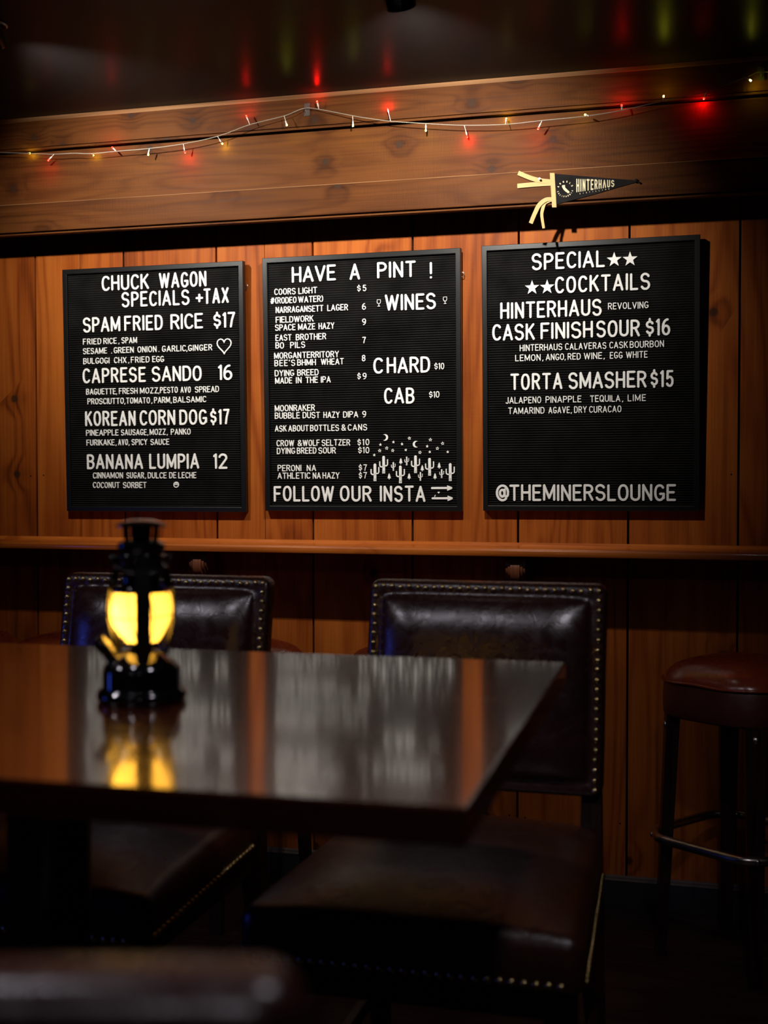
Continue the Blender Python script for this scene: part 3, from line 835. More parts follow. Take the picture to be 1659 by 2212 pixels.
def tie(pts, w, lift, twist):
    mb = MB()
    Pp = [Vector((x - PX, z - PZ)) for x, z in pts]
    # smooth path
    path = []
    for i in range(len(Pp) - 1):
        p0, p1, p2, p3 = Pp[max(i - 1, 0)], Pp[i], Pp[i + 1], Pp[min(i + 2, len(Pp) - 1)]
        for k in range(8):
            u = k / 8
            path.append(0.5 * ((2 * p1) + (p2 - p0) * u + (2 * p0 - 5 * p1 + 4 * p2 - p3) * u * u + (3 * p1 - p0 - 3 * p2 + p3) * u ** 3))
    path.append(Pp[-1])
    n = len(path); vs = []; fs = []
    for i, q in enumerate(path):
        t = (path[min(i + 1, n - 1)] - path[max(i - 1, 0)]).normalized(); nn = Vector((-t.y, t.x))
        u = i / (n - 1)
        c = math.cos(twist * u); s = math.sin(twist * u)
        ww = w * (0.8 + 0.2 * min(1, u * 3)) / 2
        y = -0.0030 - lift * math.sin(min(u * 1.3, 1) * PI / 2)
        for dy in (-0.0006, 0.0006):
            for sd in (-1, 1):
                vs.append((q.x + sd * nn.x * ww * c, y + dy + sd * ww * s * 0.6 * (1 if sd < 0 else 0.3), q.y + sd * nn.y * ww * c))
    for i in range(n - 1):
        a, c = i * 4, (i + 1) * 4
        fs += [(a, a + 1, c + 1, c), (a + 2, a + 3, c + 3, c + 2), (a, a + 2, c + 2, c), (a + 1, a + 3, c + 3, c + 1)]
    fs += [(0, 1, 3, 2), (n * 4 - 4, n * 4 - 3, n * 4 - 1, n * 4 - 2)]
    mb.faces(vs, fs)
    return mb.build('tie', M['cream'], pen, auto=40)
tie([(-0.478, 2.0434), (-0.5076, 2.0470), (-0.534, 2.0550), (-0.5697, 2.0715)], 0.0125, 0.004, 0.35)
tie([(-0.478, 2.0370), (-0.5155, 2.0378), (-0.545, 2.0370), (-0.5723, 2.0360)], 0.0125, 0.002, 0.25)
tie([(-0.472, 1.9945), (-0.4917, 1.9930), (-0.5100, 1.9790), (-0.5220, 1.9560), (-0.5335, 1.9293)], 0.0120, 0.010, 0.45)
tie([(-0.474, 1.9930), (-0.4943, 1.9850), (-0.5010, 1.9680), (-0.5033, 1.9500), (-0.4979, 1.9144)], 0.0095, 0.006, 0.75)
# printed wording and emblem
pr = MB()
A_, B_, C_, D_ = [Vector((x - PX, z - PZ)) for x, z in ((-0.4099, 2.0464), (-0.3059, 2.0360), (-0.3058, 2.0188), (-0.4097, 2.0090))]
word = 'HINTERHAUS'
n0 = len(pr.v)
widths = [max(GL[c][0], 0.02) * 0.62 + 0.30 for c in word]
tot = sum(widths) - 0.10
x = 0.0
fl = MB()
for c, w in zip(word, widths):
    for i, (kind, pts) in enumerate(GL[c][1] if c != 'A' else [L((0, 0), (.28, 1)), L((.28, 1), (.56, 0))]):
        stroke(fl, kind, [(x + .10 + p[0] * 0.62, 0.07 + p[1] * 0.86) for p in pts], 0.076, 0, 1 + 0.15 * i, taper=1.0)
    x += w
for v in fl.v:
    u = min(max(v[0] / tot, 0), 1); t_ = v[2]
    u = u * (1.0 + 0.32) / (1.0 + 0.32 * u) if False else u
    top = A_.lerp(B_, u); bot = D_.lerp(C_, u)
    q = bot.lerp(top, t_)
    pr.v.append((q.x, -0.0037 - 0.0004 * v[1], q.y))
pr.f += fl.f; pr.m += [0] * len(fl.f); pr.a += [0.0] * len(fl.f); pr.smooth += [False] * len(fl.f)
def put_letter(ch, cx, cz, ang, cap, hw):
    mb = MB(); glyph(mb, ch, cap, hw, 0, 0, -0.0037, -0.0041, 1.1)
    w = GL[ch][0] * (cap - 2 * hw) * 1.1 + 2 * hw
    R_ = Matrix.Rotation(ang, 2)
    vs = []
    for v in mb.v:
        q = R_ @ Vector((v[0] - w / 2, v[2] - cap / 2))
        vs.append((cx + q.x - PX, v[1], cz + q.y - PZ))
    pr.faces(vs, mb.f)
for i, ch in enumerate('DISTILLING'):
    u = i / 9
    put_letter(ch, -0.3990 + u * 0.0780, 2.0050 + u * 0.0082, 0.105, 0.0036, 0.00036)
cx, cz, rr = -0.4400, 2.0200, 0.0205
for i, ch in enumerate('ARNOLD'):
    a = math.radians(158 - i * (158 - 22) / 5)
    put_letter(ch, cx + rr * math.cos(a), cz + rr * math.sin(a), a - PI / 2, 0.0052, 0.00058)
for i, ch in enumerate('CALIFORNIA'):
    a = math.radians(197 + i * (343 - 197) / 9)
    put_letter(ch, cx + rr * math.cos(a), cz + rr * math.sin(a), a + PI / 2, 0.0046, 0.00050)
pr.prism([(x - PX, z - PZ) for x, z in [(-0.4487, 2.0307), (-0.4405, 2.0312), (-0.4400, 2.0245), (-0.4340, 2.0180), (-0.4284, 2.0125), (-0.4280, 2.0098), (-0.4300, 2.0085), (-0.4338, 2.0083), (-0.4345, 2.0105), (-0.4385, 2.0128), (-0.4440, 2.0180), (-0.4465, 2.0225), (-0.4487, 2.0265)]], -0.0041, -0.0037)
pr.build('print', M['print'], pen)
b = MB()
bm = bmesh.new(); bmesh.ops.create_icosphere(bm, subdivisions=3, radius=0.0046)
b.bm(bm, 0, 0, True, Matrix.Translation((-0.2475 - PX, -0.0055, 2.0305 - PZ)) @ Matrix.Diagonal((1, 0.8, 1.15, 1)))
b.tube([(-0.2475 - PX, -0.0050, 2.0290 - PZ), (-0.2410 - PX, -0.0050, 2.0265 - PZ), (-0.2370 - PX, -0.0050, 2.0240 - PZ)], [0.0018, 0.0014, 0.0030], 10)
b.build('tip_knot', M['pfelt'], pen)
pin = thing('push_pin', 'silver push pin through the upper cream tie of the black pennant', 'pin', (-0.509, PY - 0.006, 2.0495))
b = MB(); b.lathe([(0, 0), (0.0028, 0.0), (0.0028, 0.0014), (0.0017, 0.0025), (0.0017, 0.0070), (0.0030, 0.0085), (0.0031, 0.0105), (0.0027, 0.0112), (0, 0.0113)], 20)
b.v = [(v[0], -v[2], v[1]) for v in b.v]; b.build('head', M['silver'], pin, auto=30)
b = MB(); b.tube([(0, 0.0005, 0), (0, 0.0059, 0)], 0.0006, 6); b.build('shaft', M['silver'], pin)

# ================================================================== string lights
SOFY = -0.1175
LED = [(-2.0862, 2.2267, -2.0814, 2.2205, 'y', 0.012), (-2.0114, 2.194, -1.9886, 2.2098, 'r', 0.034), (-1.87, 2.2055, -1.8668, 2.2045, 'y', 0.012), (-1.7954, 2.2196, -1.7807, 2.2071, 'r', 0.036), (-1.678, 2.1875, -1.6715, 2.2053, 'y', 0.034), (-1.5628, 2.1892, -1.5623, 2.2102, 'r', 0.024), (-1.4483, 2.2103, -1.4551, 2.2255, 'y', 0.012), (-1.3681, 2.2846, -1.3551, 2.2557, 'r', 0.026), (-1.2407, 2.2448, -1.252, 2.2744, 'y', 0.03), (-1.1517, 2.3106, -1.148, 2.2922, 'r', 0.022), (-1.0396, 2.2268, -1.0433, 2.258, 'y', 0.034), (-0.9439, 2.2774, -0.929, 2.2358, 'r', 0.014), (-0.8272, 2.1979, -0.8258, 2.2168, 'y', 0.032), (-0.7118, 2.1778, -0.7161, 2.2052, 'r', 0.014), (-0.6026, 2.2233, -0.6001, 2.2001, 'y', 0.011), (-0.5111, 2.1796, -0.4988, 2.1998, 'r', 0.036), (-0.3842, 2.2111, -0.3736, 2.2049, 'y', 0.034), (-0.2856, 2.2308, -0.2838, 2.2154, 'r', 0.03), (-0.1746, 2.2458, -0.1758, 2.2304, 'y', 0.034), (-0.0719, 2.2328, -0.0634, 2.2503, 'r', 0.013), (0.0496, 2.2691, 0.0367, 2.2811, 'y', 0.022)]
WIRE = [(-2.3685, 2.2537, 0.02), (-2.2463, 2.2386, 0.03), (-2.1789, 2.2303, 0.034), (-2.0814, 2.2205, 0.036), (-1.9884, 2.2112, 0.038), (-1.9228, 2.2096, 0.038), (-1.8668, 2.2045, 0.038), (-1.7807, 2.2057, 0.038), (-1.6715, 2.2067, 0.038), (-1.5623, 2.2128, 0.038), (-1.4551, 2.2282, 0.034), (-1.3551, 2.2557, 0.03), (-1.252, 2.2757, 0.022), (-1.1958, 2.2952, 0.0125), (-1.148, 2.2883, 0.016), (-1.0433, 2.2593, 0.026), (-0.9913, 2.2465, 0.03), (-0.929, 2.2332, 0.034), (-0.8258, 2.2181, 0.038), (-0.7161, 2.2052, 0.038), (-0.6001, 2.1988, 0.04), (-0.4988, 2.201, 0.042), (-0.3736, 2.2049, 0.04), (-0.2838, 2.2142, 0.036), (-0.1758, 2.2317, 0.032), (-0.0634, 2.2503, 0.026), (0.0367, 2.2811, 0.018), (0.0747, 2.2932, 0.0125), (0.1606, 2.2757, 0.02), (0.5004, 2.2107, 0.03)]
sl = thing('string_lights', 'string of red and yellow fairy lights draped across the fascia boards below the ceiling', 'string lights', (-1.0, SOFY, 2.22))
def w2s(x, z, d): return Vector((x + 1.0, -d, z - 2.22))
pts = [w2s(*q) for q in WIRE]
fine = []
for i in range(len(pts) - 1):
    p0, p1, p2, p3 = pts[max(i - 1, 0)], pts[i], pts[i + 1], pts[min(i + 2, len(pts) - 1)]
    nn = max(6, int((p2 - p1).length / 0.0022))
    for k in range(nn):
        u = k / nn
        fine.append(0.5 * ((2 * p1) + (p2 - p0) * u + (2 * p0 - 5 * p1 + 4 * p2 - p3) * u * u + (3 * p1 - p0 - 3 * p2 + p3) * u ** 3))
b = MB()
for ph in (0, PI):
    path = []; s = 0
    for i, q in enumerate(fine):
        if i: s += (q - fine[i - 1]).length
        a = s / 0.011 * 2 * PI + ph
        path.append(q + Vector((0, math.cos(a) * 0.0009, math.sin(a) * 0.0009)))
    b.tube(path, 0.00070, 5)
b.build('wire', M['wire'], sl)
for x, z, bx, bz, c, d in LED:
    # wire depth at the socket
    j = min(range(len(fine)), key=lambda i: abs(fine[i].x - (bx + 1.0)))
    A0 = fine[j].copy()
    T = w2s(x, z, d)
    dr = (T - A0)
    if dr.length > 0.032: A0 = T - dr.normalized() * 0.032; 
    dn = (T - A0).normalized()
    o = MB()
    tip = T; ln = 0.0052
    prof = []
    o.tube([tip - dn * ln, tip - dn * 0.0020, tip - dn * 0.0008], [0.0022, 0.0024, 0.0021], 12, caps=False)
    o.tube([tip - dn * 0.0008, tip - dn * 0.0003, tip], [0.0021, 0.0016, 0.0006], 12, 1)
    bl = o.build('bulb', [M['led_red'], M['led_red_tip']] if c == 'r' else [M['led_yellow'], M['led_yellow_tip']], sl)
    bl['label'] = 'lit red bulb' if c == 'r' else 'lit yellow bulb'
    s_ = MB()
    st = tip - dn * ln
    s_.tube([fine[j], A0.lerp(st, 0.25), st - dn * 0.0110, st - dn * 0.0105, st], [0.0009, 0.0010, 0.0012, 0.0022, 0.0023], 8)
    s_.build('socket', M['stem'], bl)
for hx, hz, lab in ((-1.189, 2.3003, 'clear adhesive hook holding the fairy lights above the middle letter board'), (0.0743, 2.2985, 'clear adhesive hook at the right-hand end of the fairy lights, by the ceiling')):
    h = thing('cable_hook', lab, 'hook', (hx, SOFY, hz), 0, 'clear hooks for the fairy lights')
    b = MB(); b.box(-0.009, 0.009, -0.0035, 0.0, -0.024, 0.012, 0.0012); b.build('back_plate', M['hook'], h)
    b = MB(); b.tube([(0, -0.003, 0.006), (0, -0.009, 0.004), (0, -0.014, -0.004), (0, -0.0150, -0.010), (0, -0.0125, -0.0145), (0, -0.008, -0.0155), (0, -0.003, -0.0150)], 0.0016, 8); b.build('loop', M['hook'], h)

# ================================================================== table
TH = 0.955
tab = thing('pub_table', 'glossy dark brown wooden pub table with a lantern standing on it', 'table', (-0.832, -2.20, 0))
TR = math.radians(1.5)
tab.rotation_euler = (0, 0, TR)
b = MB(); b.box(-0.62, 0.6117, -0.4155, 0.4335, TH - 0.034, TH, 0.003)
b.build('tabletop', M['table'], tab)
b = MB(); b.lathe([(0.0, 0.06), (0.052, 0.06), (0.052, 0.905), (0.0, 0.905)], 32); b.build('pedestal', M['gunmetal'], tab, auto=40)
b = MB(); b.box(-0.22, 0.22, -0.20, 0.20, 0.900, TH - 0.034, 0.003); b.build('mounting_plate', M['gunmetal'], tab)
b = MB()
b.lathe([(0.0, 0.0), (0.165, 0.0), (0.165, 0.018), (0.150, 0.028), (0.075, 0.045), (0.060, 0.070), (0.0, 0.07)], 28)
b.build('base', M['gunmetal'], tab)

# ================================================================== lantern
lan = thing('lantern', 'small black oil-lantern style lamp glowing yellow on the dark table', 'lantern', (-0.699, -2.205, TH))
lan.scale = (0.868, 0.868, 0.868)
VX = math.atan2(-3.6267 + 2.205, 0.699)   # bearing of the front guard strut
b = MB()
b.lathe([(0.0, 0.0), (0.059, 0.0), (0.0632, 0.004), (0.0636, 0.010), (0.0615, 0.0155), (0.0565, 0.0185), (0.0555, 0.021), (0.0553, 0.043), (0.0535, 0.0490), (0.0470, 0.0560), (0.0360, 0.0635), (0.0265, 0.0695), (0.0225, 0.0720), (0.0, 0.0725)], 56)
b.build('fount', M['enamel'], lan, auto=50)
b = MB()
b.lathe([(0.0, 0.068), (0.0235, 0.068), (0.0235, 0.0705), (0.0170, 0.0715), (0.0165, 0.078), (0.0220, 0.0805), (0.0245, 0.0835), (0.0235, 0.0855), (0.0, 0.0855)], 36)
b.build('burner_collar', M['enamel'], lan, auto=40)
gl = MB()
gl.lathe([(0.0240, 0.0840), (0.0262, 0.0875), (0.0320, 0.0950), (0.0392, 0.1065), (0.0432, 0.1180), (0.0442, 0.1280), (0.0436, 0.1390), (0.0418, 0.1490), (0.0400, 0.1555)], 48)
gl.build('globe', M['amber'], lan)
b = MB()
b.lathe([(0.0, 0.096), (0.006, 0.0965), (0.0105, 0.102), (0.0120, 0.112), (0.0115, 0.126), (0.0080, 0.137), (0.0, 0.141)], 20, c=(-0.022, -0.008, 0))
b.build('glow_bulb', M['flame'], lan)
# guard: struts standing off the globe, thin wires between
g = MB()
for i, da in enumerate((0.0, 2 * PI / 3, -2 * PI / 3)):
    a = VX + 0.045 + da
    ca, sa = math.cos(a), math.sin(a)
    tx, ty = -sa, ca
    def sec(r, z, hw, th=0.0016):
        return [(ca * (r - th) + tx * s * hw, sa * (r - th) + ty * s * hw, z) for s in (-1, 1)] + [(ca * (r + th) + tx * s * hw, sa * (r + th) + ty * s * hw, z) for s in (1, -1)]
    path = [(0.036, 0.060, 0.0095), (0.039, 0.075, 0.0100), (0.0445, 0.095, 0.0105), (0.0495, 0.115, 0.0105), (0.0505, 0.130, 0.0105), (0.0485, 0.150, 0.0105), (0.0440, 0.168, 0.0105), (0.0370, 0.192, 0.0100), (0.0345, 0.205, 0.0095)]
    vs = []
    for r, z, hw in path: vs += sec(r, z, hw)
    fs = []
    for j in range(len(path) - 1):
        for q in range(4): fs.append((j * 4 + q, j * 4 + (q + 1) % 4, j * 4 + 4 + (q + 1) % 4, j * 4 + 4 + q))
    fs += [(0, 1, 2, 3), tuple(len(path) * 4 - 4 + q for q in range(4))]
    g.faces(vs, fs)
g.build('guard_struts', M['gunmetal'], lan)
g = MB()
for i in range(9):
    a = VX + 0.36 + i * 2 * PI / 9
    g.tube([(r * math.cos(a + tw), r * math.sin(a + tw), z) for r, z, tw in ((0.028, 0.086, 0.10), (0.037, 0.1000, 0.06), (0.0458, 0.118, 0.0), (0.0468, 0.130, -0.04), (0.0445, 0.148, -0.08), (0.042, 0.156, -0.1))], 0.0009, 6)
for z, r in ((0.1245, 0.0475),):
    g.tube([(r * math.cos(k * PI / 24), r * math.sin(k * PI / 24), z + 0.004 * math.sin(k * PI / 24)) for k in range(48)], 0.0009, 6, 0, True)
g.build('guard_wires', M['gunmetal'], lan)
b = MB()
b.lathe([(0.0, 0.1555), (0.0425, 0.1555), (0.0425, 0.1590), (0.0350, 0.1620), (0.0290, 0.1640), (0.0275, 0.1680), (0.0275, 0.1830), (0.0300, 0.1860), (0.0375, 0.1880), (0.0385, 0.1910), (0.0330, 0.1935), (0.0320, 0.1960), (0.0340, 0.2000), (0.0345, 0.2060), (0.0315, 0.2090), (0.0318, 0.2120), (0.0335, 0.2150), (0.0335, 0.2230), (0.0290, 0.2265), (0.0225, 0.2280), (0.0, 0.2285)], 48)
b.build('ventilator', M['enamel'], lan, auto=40)
b = MB()
for i in range(6):
    a = VX + PI / 6 + i * PI / 3
    b.tube([(0.0195 * math.cos(a), 0.0195 * math.sin(a), 0.2275), (0.0215 * math.cos(a), 0.0215 * math.sin(a), 0.2475)], 0.0042, 10)
b.lathe([(0.0, 0.2275), (0.010, 0.2275), (0.010, 0.2475), (0.0, 0.2475)], 16)
b.build('vent_posts', M['gunmetal'], lan)
b = MB(); b.lathe([(0.0, 0.2470), (0.0330, 0.2470), (0.0365, 0.2480), (0.0365, 0.2500), (0.0300, 0.2535), (0.0160, 0.2570), (0.0, 0.2580)], 44)
b.build('cap', M['enamel'], lan, auto=40)
b = MB()
a = VX - PI / 2 - 0.25
ca, sa = math.cos(a), math.sin(a)
b.tube([(0.036 * ca, 0.036 * sa, 0.054), (0.050 * ca, 0.050 * sa, 0.072), (0.0505 * ca, 0.0505 * sa, 0.0725), (0.0625 * ca, 0.0625 * sa, 0.0865), (0.0640 * ca, 0.0640 * sa, 0.0880)], [0.0115, 0.0105, 0.0120, 0.0118, 0.0095], 18)
b.build('filler_cap', M['enamel'], lan, auto=50)
b = MB()
for sd in (-1, 1):
    q = VX + sd * PI / 2
    b.tube([(0.034 * math.cos(q), 0.034 * math.sin(q), 0.203), (0.0425 * math.cos(q), 0.0425 * math.sin(q), 0.203)], 0.0045, 12)
b.tube([(0.0415 * math.cos(VX - PI / 2 + t_ * PI / 16), 0.0415 * math.sin(VX - PI / 2 + t_ * PI / 16), 0.203 - 0.020 * math.sin(t_ * PI / 16)) for t_ in range(17)], 0.0011, 8)
b.build('bail_handle', M['gunmetal'], lan)

# ================================================================== nailhead leather chairs
def nail_mesh():
    b = MB(); b.lathe([(0.0062, 0.0), (0.0060, 0.0016), (0.0046, 0.0036), (0.0024, 0.0047), (0.0, 0.0050)], 14)
    o = b.build('nailhead', M['brass']); me = o.data; bpy.data.objects.remove(o); return me
NAIL = nail_mesh()

def make_chair(label):
    t = thing('leather_chair', label, 'chair', (0, 0, 0), 0, 'nailhead leather chairs around the table')
    zb, zt, W2 = 0.630, 1.024, 0.2345
    H = zt - zb
    lean = math.tan(math.radians(10.0))
    nu, nv = 64, 56
    def front(u, v):
        x = u * W2; z = zb + (v + 1) / 2 * H
        dx = W2 - abs(x); dz = min(zt - z, z - zb)
        bx = min(max((dx - 0.027) / 0.080, 0), 1); bz = min(max((dz - 0.027) / 0.075, 0), 1)
        fx = math.sin(bx * PI / 2) ** 0.8 if bx > 0 else 0; fz = math.sin(bz * PI / 2) ** 0.8 if bz > 0 else 0
        bulge = 0.034 * (fx * fz) ** 0.66
        e = min(dx, dz)
        rnd = 0.0 if e > 0.012 else 0.012 - math.sqrt(max(0.012 ** 2 - (0.012 - e) ** 2, 0))
        dip = 0.0035 * math.exp(-((e - 0.028) / 0.004) ** 2)
        wrk = 0.0010 * math.sin(x * 190 + z * 40) * math.exp(-((e - 0.022) / 0.008) ** 2)
        return bulge - rnd - dip + wrk
    def edge(n_):
        # denser samples near the border
        out = []
        for i in range(n_ + 1):
            s = -1 + 2 * i / n_
            out.append(math.copysign(1 - (1 - abs(s)) ** 1.7, s) if s else 0.0)
        return out
    us, vs_ = edge(nu), edge(nv)
    b = MB(); V = []
    for v in vs_:
        for u in us:
            x = u * W2; z = zb + (v + 1) / 2 * H
            # rounded outline corners
            cr = 0.020
            dx, dz = W2 - abs(x), min(zt - z, z - zb)
            if dx < cr and dz < cr:
                r_ = math.hypot(cr - dx, cr - dz); mx = max(cr - dx, cr - dz)
                if r_ > 1e-9:
                    k_ = mx / r_
                    x = math.copysign(W2 - cr + (cr - dx) * k_, x)
                    z = (zt - cr + (cr - dz) * k_) if (zt - z) < (z - zb) else (zb + cr - (cr - dz) * k_)
            y0 = (zt - z) * -lean
            V.append((x, y0 - front(u, v), z))
    cols = nu + 1
    F = [(j * cols + i, j * cols + i + 1, (j + 1) * cols + i + 1, (j + 1) * cols + i) for j in range(nv) for i in range(nu)]
    n0 = len(V)
    B = []
    for j, v in enumerate(vs_):
        for i, u in enumerate(us):
            x, _, z = V[j * cols + i]
            e = min(W2 - abs(u * W2), min(zt - (zb + (v + 1) / 2 * H), (v + 1) / 2 * H))
            rnd = 0.0 if e > 0.016 else 0.016 - math.sqrt(max(0.016 ** 2 - (0.016 - e) ** 2, 0))
            pil = 0.010 * math.sin(min(e / 0.10, 1) * PI / 2)
            B.append((x, (zt - z) * -lean + 0.048 - rnd + pil, z))
    V += B
    F += [(n0 + j * cols + i, n0 + (j + 1) * cols + i, n0 + (j + 1) * cols + i + 1, n0 + j * cols + i + 1) for j in range(nv) for i in range(nu)]
    ring = [i for i in range(cols)] + [j * cols + cols - 1 for j in range(1, nv + 1)] + [nv * cols + i for i in range(cols - 2, -1, -1)] + [j * cols for j in range(nv - 1, 0, -1)]
    for a, c in zip(ring, ring[1:] + ring[:1]):
        F.append((a, n0 + a, n0 + c, c))
    b.faces(V, F, 0, 0.0, True)
    back = b.build('backrest', M['leather'], t)
    def nail(parent, x, y, z, rx, rz=0.0):
        o = bpy.data.objects.new('nailhead', NAIL); COL.objects.link(o); o.parent = parent
        o.location = (x, y, z); o.rotation_euler = (rx, 0, rz); return o
    ins = 0.0135
    nt_ = 26
    for i in range(nt_ + 1):
        x = -W2 + ins + (2 * W2 - 2 * ins) * i / nt_
        z = zt - ins + random.uniform(-0.0015, 0.0015)
        nail(back, x + random.uniform(-0.001, 0.001), (zt - z) * -lean - front(x / W2, (z - zb) / H * 2 - 1) + 0.0006, z, PI / 2 + math.atan(lean))
    ns = 20
    for s in (-1, 1):
        for i in range(1, ns + 1):
            z = zt - ins - (H - 2 * ins) * i / ns + random.uniform(-0.001, 0.001)
            x = s * (W2 - ins) + random.uniform(-0.0012, 0.0012)
            nail(back, x, (zt - z) * -lean - front(x / W2, (z - zb) / H * 2 - 1) + 0.0006, z, PI / 2 + math.atan(lean))
    # seat cushion: plan outline tapering to the back, crowned top
    def half_w(y):
        u = (y + 0.03) / -0.61
        w = 0.236 + 0.030 * u
        return w
    y_b, y_f = -0.030, -0.640
    nx, ny = 48, 48
    zlo, zedge, crown = 0.490, 0.548, 0.036
    V = []
    sx = edge(nx); sy = edge(ny)
    for v in sy:
        y = y_b + (y_f - y_b) * (v + 1) / 2
        for u in sx:
            hw = half_w(y); x = u * hw
            dx = hw - abs(x); dy = min(y_b - y, y - y_f)
            cr = 0.075 if y > (y_b + y_f) / 2 else 0.030
            yy = y
            if dx < cr and dy < cr:
                r_ = math.hypot(cr - dx, cr - dy); k_ = max(cr - dx, cr - dy) / max(r_, 1e-9)
                x = math.copysign(hw - cr + (cr - dx) * k_, x)
                yy = (y_b - cr + (cr - dy) * k_) if y_b - y < y - y_f else (y_f + cr - (cr - dy) * k_)
            e = min(dx, dy)
            rnd = 0.022 - math.sqrt(max(0.022 ** 2 - (0.022 - min(e, 0.022)) ** 2, 0))
            cz = crown * math.sin(min(dx / 0.19, 1) * PI / 2) ** 0.9 * math.sin(min(dy / 0.17, 1) * PI / 2) ** 0.9
            V.append((x, yy, zedge + 0.022 - rnd + cz))
    cols = nx + 1
    F = [(j * cols + i, (j + 1) * cols + i, (j + 1) * cols + i + 1, j * cols + i + 1) for j in range(ny) for i in range(nx)]
    ring = [i for i in range(cols)] + [j * cols + cols - 1 for j in range(1, ny + 1)] + [ny * cols + i for i in range(cols - 2, -1, -1)] + [j * cols for j in range(ny - 1, 0, -1)]
    n0 = len(V)
    for zz, off in ((zedge - 0.02, 1.004), (zlo + 0.006, 1.0), (zlo, 0.99)):
        V += [(V[a][0] * off, (V[a][1] + 0.33) * off - 0.33, zz) for a in ring]
    R_ = len(ring)
    for i in range(R_):
        j = (i + 1) % R_
        F.append((ring[i], ring[j], n0 + j, n0 + i))
        for l in range(2):
            F.append((n0 + l * R_ + i, n0 + l * R_ + j, n0 + (l + 1) * R_ + j, n0 + (l + 1) * R_ + i))
    F.append(tuple(n0 + 2 * R_ + i for i in range(R_)))
    b = MB(); b.faces(V, F, 0, 0.0, True)
    seat = b.build('seat', M['seatleather'], t, auto=50)
    rest = MB()
    zz = zlo + 0.011
    def rest_nail(x, y, rz):
        m_ = Matrix.Translation((x, y, zz)) @ Matrix.Rotation(rz, 4, 'Z') @ Matrix.Rotation(PI / 2, 4, 'X')
        rest.faces([m_ @ v.co for v in NAIL.vertices], [tuple(p.vertices) for p in NAIL.polygons], 0, 0.0, True)
    for i in range(28):
        y = -0.115 - (0.495) * i / 27
        nail(seat, half_w(y) * 1.002, y, zz, PI / 2, PI / 2)
        rest_nail(-half_w(y) * 1.002, y, -PI / 2)
    for i in range(27):
        x = -0.232 + 0.464 * i / 26
        rest_nail(x, y_f - 0.0008, 0)
    o = rest.build('nailhead_trim', M['brass'], seat); o['kind'] = 'stuff'
    # frame under the seat, posts, legs, stretchers
    b = MB()
    b.box(-0.205, 0.205, -0.085, -0.062, 0.435, 0.492, 0.003); b.box(-0.225, 0.225, -0.605, -0.580, 0.435, 0.492, 0.003)
    for s in (-1, 1): b.box(s * 0.215 - 0.011, s * 0.215 + 0.011, -0.60, -0.07, 0.435, 0.492, 0.003)
    b.build('seat_frame', M['legwood'], t)
    def leg(pts, wa):
        m_ = MB(); vs = []
        for (x, y, z), w in zip(pts, wa):
            vs += [(x - w, y - w, z), (x + w, y - w, z), (x + w, y + w, z), (x - w, y + w, z)]
        fs = [(0, 1, 2, 3)]
        for j in range(len(pts) - 1):
            for q in range(4): fs.append((j * 4 + q, j * 4 + (q + 1) % 4, j * 4 + 4 + (q + 1) % 4, j * 4 + 4 + q))
        fs.append(tuple((len(pts) - 1) * 4 + q for q in range(4)))
        m_.faces(vs, fs); return m_.build('leg', M['legwood'], t)
    for s in (-1, 1):
        leg([(s * 0.228, -0.592, 0.0), (s * 0.226, -0.590, 0.30), (s * 0.225, -0.588, 0.489)], [0.015, 0.021, 0.023])
        leg([(s * 0.222, 0.055, 0.0), (s * 0.214, -0.010, 0.25), (s * 0.212, -0.035, 0.46), (s * 0.212, -0.033, 0.60), (s * 0.212, -0.025, 0.70)], [0.015, 0.019, 0.021, 0.019, 0.016])
    for z, y0, y1, s in ((0.20, -0.591, 0.0, -1), (0.20, -0.591, 0.0, 1)):
        m_ = MB(); m_.box(s * 0.220 - 0.009, s * 0.220 + 0.009, y0, y1, z - 0.014, z + 0.014, 0.002); m_.build('stretcher', M['legwood'], t)
    m_ = MB(); m_.box(-0.225, 0.225, -0.600, -0.582, 0.19, 0.222, 0.002); m_.build('stretcher', M['legwood'], t)
    return t

chairR = make_chair('dark nailhead leather chair behind the table, beside the lone bar stool on the right')
chairR.location = (-0.458, -1.20, 0)
chairL = copy_tree(chairR)
chairL.location = (-1.141, -1.20, 0)
chairL['label'] = 'dark leather chair with brass nailheads behind the table, partly hidden by the glowing lantern'
chairN = copy_tree(chairR)
chairN['label'] = 'blurred dark leather chair on the near side of the table, only its top rail showing'
a = math.radians(15.5)
chairN.location = (-0.165 - 0.2345 * math.cos(a) - 0.013, -3.150 - 0.2345 * math.sin(a) + 0.047, 0)
chairN.rotation_euler = (0, 0, PI + a)

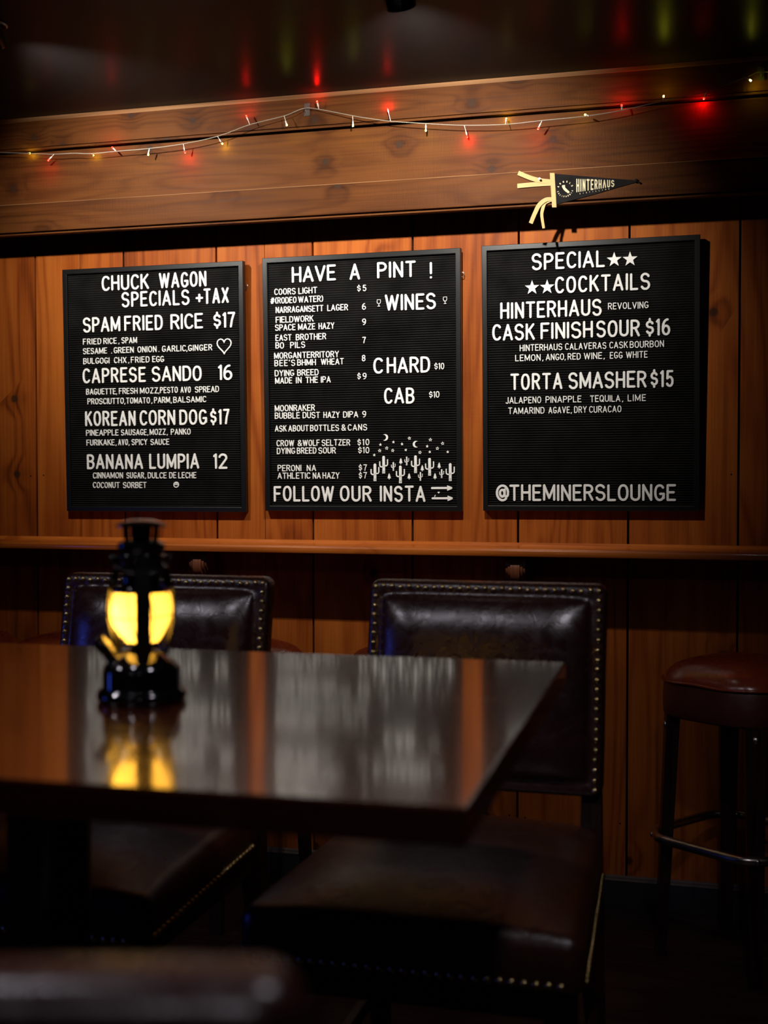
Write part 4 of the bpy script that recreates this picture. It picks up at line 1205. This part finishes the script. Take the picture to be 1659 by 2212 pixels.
# ================================================================== bar stools
def make_stool(label):
    t = thing('bar_stool', label, 'bar stool', (0, 0, 0), 0, 'bar stools at the drink rail')
    # rounded-square plan (superellipse), corners on the leg axes
    def plan(a, r): 
        c, s = math.cos(a - PI / 4), math.sin(a - PI / 4)
        return 1.06 * r / (abs(c) ** 3.2 + abs(s) ** 3.2) ** (1 / 3.2)
    n = 64; R0 = 0.163
    def rings(prof, mb, mi=0):
        vs = []
        for r, z in prof:
            for k in range(n):
                a = 2 * PI * k / n; q = plan(a, r) if r > 0 else 0
                vs.append((q * math.cos(a), q * math.sin(a), z))
        fs = [(i * n + k, i * n + (k + 1) % n, (i + 1) * n + (k + 1) % n, (i + 1) * n + k) for i in range(len(prof) - 1) for k in range(n)]
        mb.faces(vs, fs, mi, 0.0, True)
    b = MB()
    rings([(0.0, 0.774), (0.04, 0.7735), (0.085, 0.769), (0.118, 0.760), (0.138, 0.750), (0.150, 0.7385), (0.158, 0.7265), (R0, 0.716), (R0, 0.712), (0.150, 0.706), (0.0, 0.706)], b)
    seat = b.build('seat', M['redvinyl'], t)
    b = MB()
    path = []
    for k in range(96):
        a = 2 * PI * k / 96; q = plan(a, R0 + 0.0015)
        path.append((q * math.cos(a), q * math.sin(a), 0.7135 + 0.0012 * math.sin(a * 7)))
    b.tube(path, 0.0034, 8, 0, True); b.build('piping', M['redvinyl'], seat)
    b = MB(); rings([(R0 - 0.004, 0.712), (R0 - 0.001, 0.700), (R0, 0.660), (R0 - 0.001, 0.628), (R0 - 0.006, 0.622), (0.0, 0.622)], b)
    b.build('side_band', M['redside'], seat)
    legs = []
    for i in range(4):
        a = i * PI / 2
        ca, sa = math.cos(a), math.sin(a); tx, ty = -sa, ca
        m_ = MB(); vs = []
        for r, z, w, d in ((0.200, 0.0, 0.016, 0.013), (0.187, 0.30, 0.020, 0.015), (0.173, 0.624, 0.025, 0.017)):
            for u, v in ((-1, -1), (1, -1), (1, 1), (-1, 1)):
                vs.append((ca * (r + v * d) + tx * u * w, sa * (r + v * d) + ty * u * w, z))
        fs = [(0, 1, 2, 3), (8, 9, 10, 11)]
        for j in range(2):
            for q in range(4): fs.append((j * 4 + q, j * 4 + (q + 1) % 4, j * 4 + 4 + (q + 1) % 4, j * 4 + 4 + q))
        m_.faces(vs, fs)
        lg = m_.build('leg', M['legwood'], t)
        m_ = MB()
        xf = Matrix.Rotation(a, 4, 'Z') @ Matrix.Translation((0.191, 0, 0.595)) @ Matrix.Rotation(PI / 2, 4, 'Y')
        m_.lathe([(0.0105, 0.0), (0.0102, 0.002), (0.0070, 0.0048), (0.0, 0.0060)], 16)
        m_.v = [tuple(xf @ Vector(v)) for v in m_.v]
        m_.build('bolt', M['steel'], lg)
    b = MB(); path = []
    for k in range(96):
        a = 2 * PI * k / 96
        c, s = math.cos(a - PI / 4), math.sin(a - PI / 4)
        q = 0.178 / (abs(c) ** 5 + abs(s) ** 5) ** (1 / 5)
        q = min(q, 0.2125)
        path.append((q * math.cos(a), q * math.sin(a), 0.310))
    b.tube(path, 0.0120, 12, 0, True)
    ring = b.build('foot_ring', M['steel'], t)
    b = MB()
    for i in range(4):
        xf = Matrix.Rotation(i * PI / 2, 4, 'Z') @ Matrix.Translation((0.2225, 0, 0.310)) @ Matrix.Rotation(PI / 2, 4, 'Y')
        q = MB(); q.lathe([(0.0075, 0.0), (0.0070, 0.0025), (0.004, 0.0042), (0.0, 0.0046)], 14)
        b.faces([xf @ Vector(v) for v in q.v], q.f, 0, 0.0, True)
    b.build('ring_screws', M['steel'], ring)
    return t
stools = [(0.035, -0.300, math.radians(10), 'red-brown leather bar stool standing alone beside the right-hand leather chair'),
          (-0.820, -0.300, math.radians(-8), 'red bar stool mostly behind the right leather chair, seat edge at its left side'),
          (-1.335, -0.300, math.radians(4), 'red bar stool behind the left leather chair, seat rim showing at the chair\'s right edge'),
          (-1.845, -0.300, math.radians(47), 'red bar stool behind the left leather chair, seat rim showing at the chair\'s left edge'),
          (-2.262, -0.300, math.radians(44), 'red bar stool cut off at the left edge of the photo, below the drink rail')]
first = None
for x, y, rz, lab in stools:
    s = make_stool(lab) if first is None else copy_tree(first)
    first = first or s
    s.location = (x, y, 0); s.rotation_euler = (0, 0, rz); s['label'] = lab
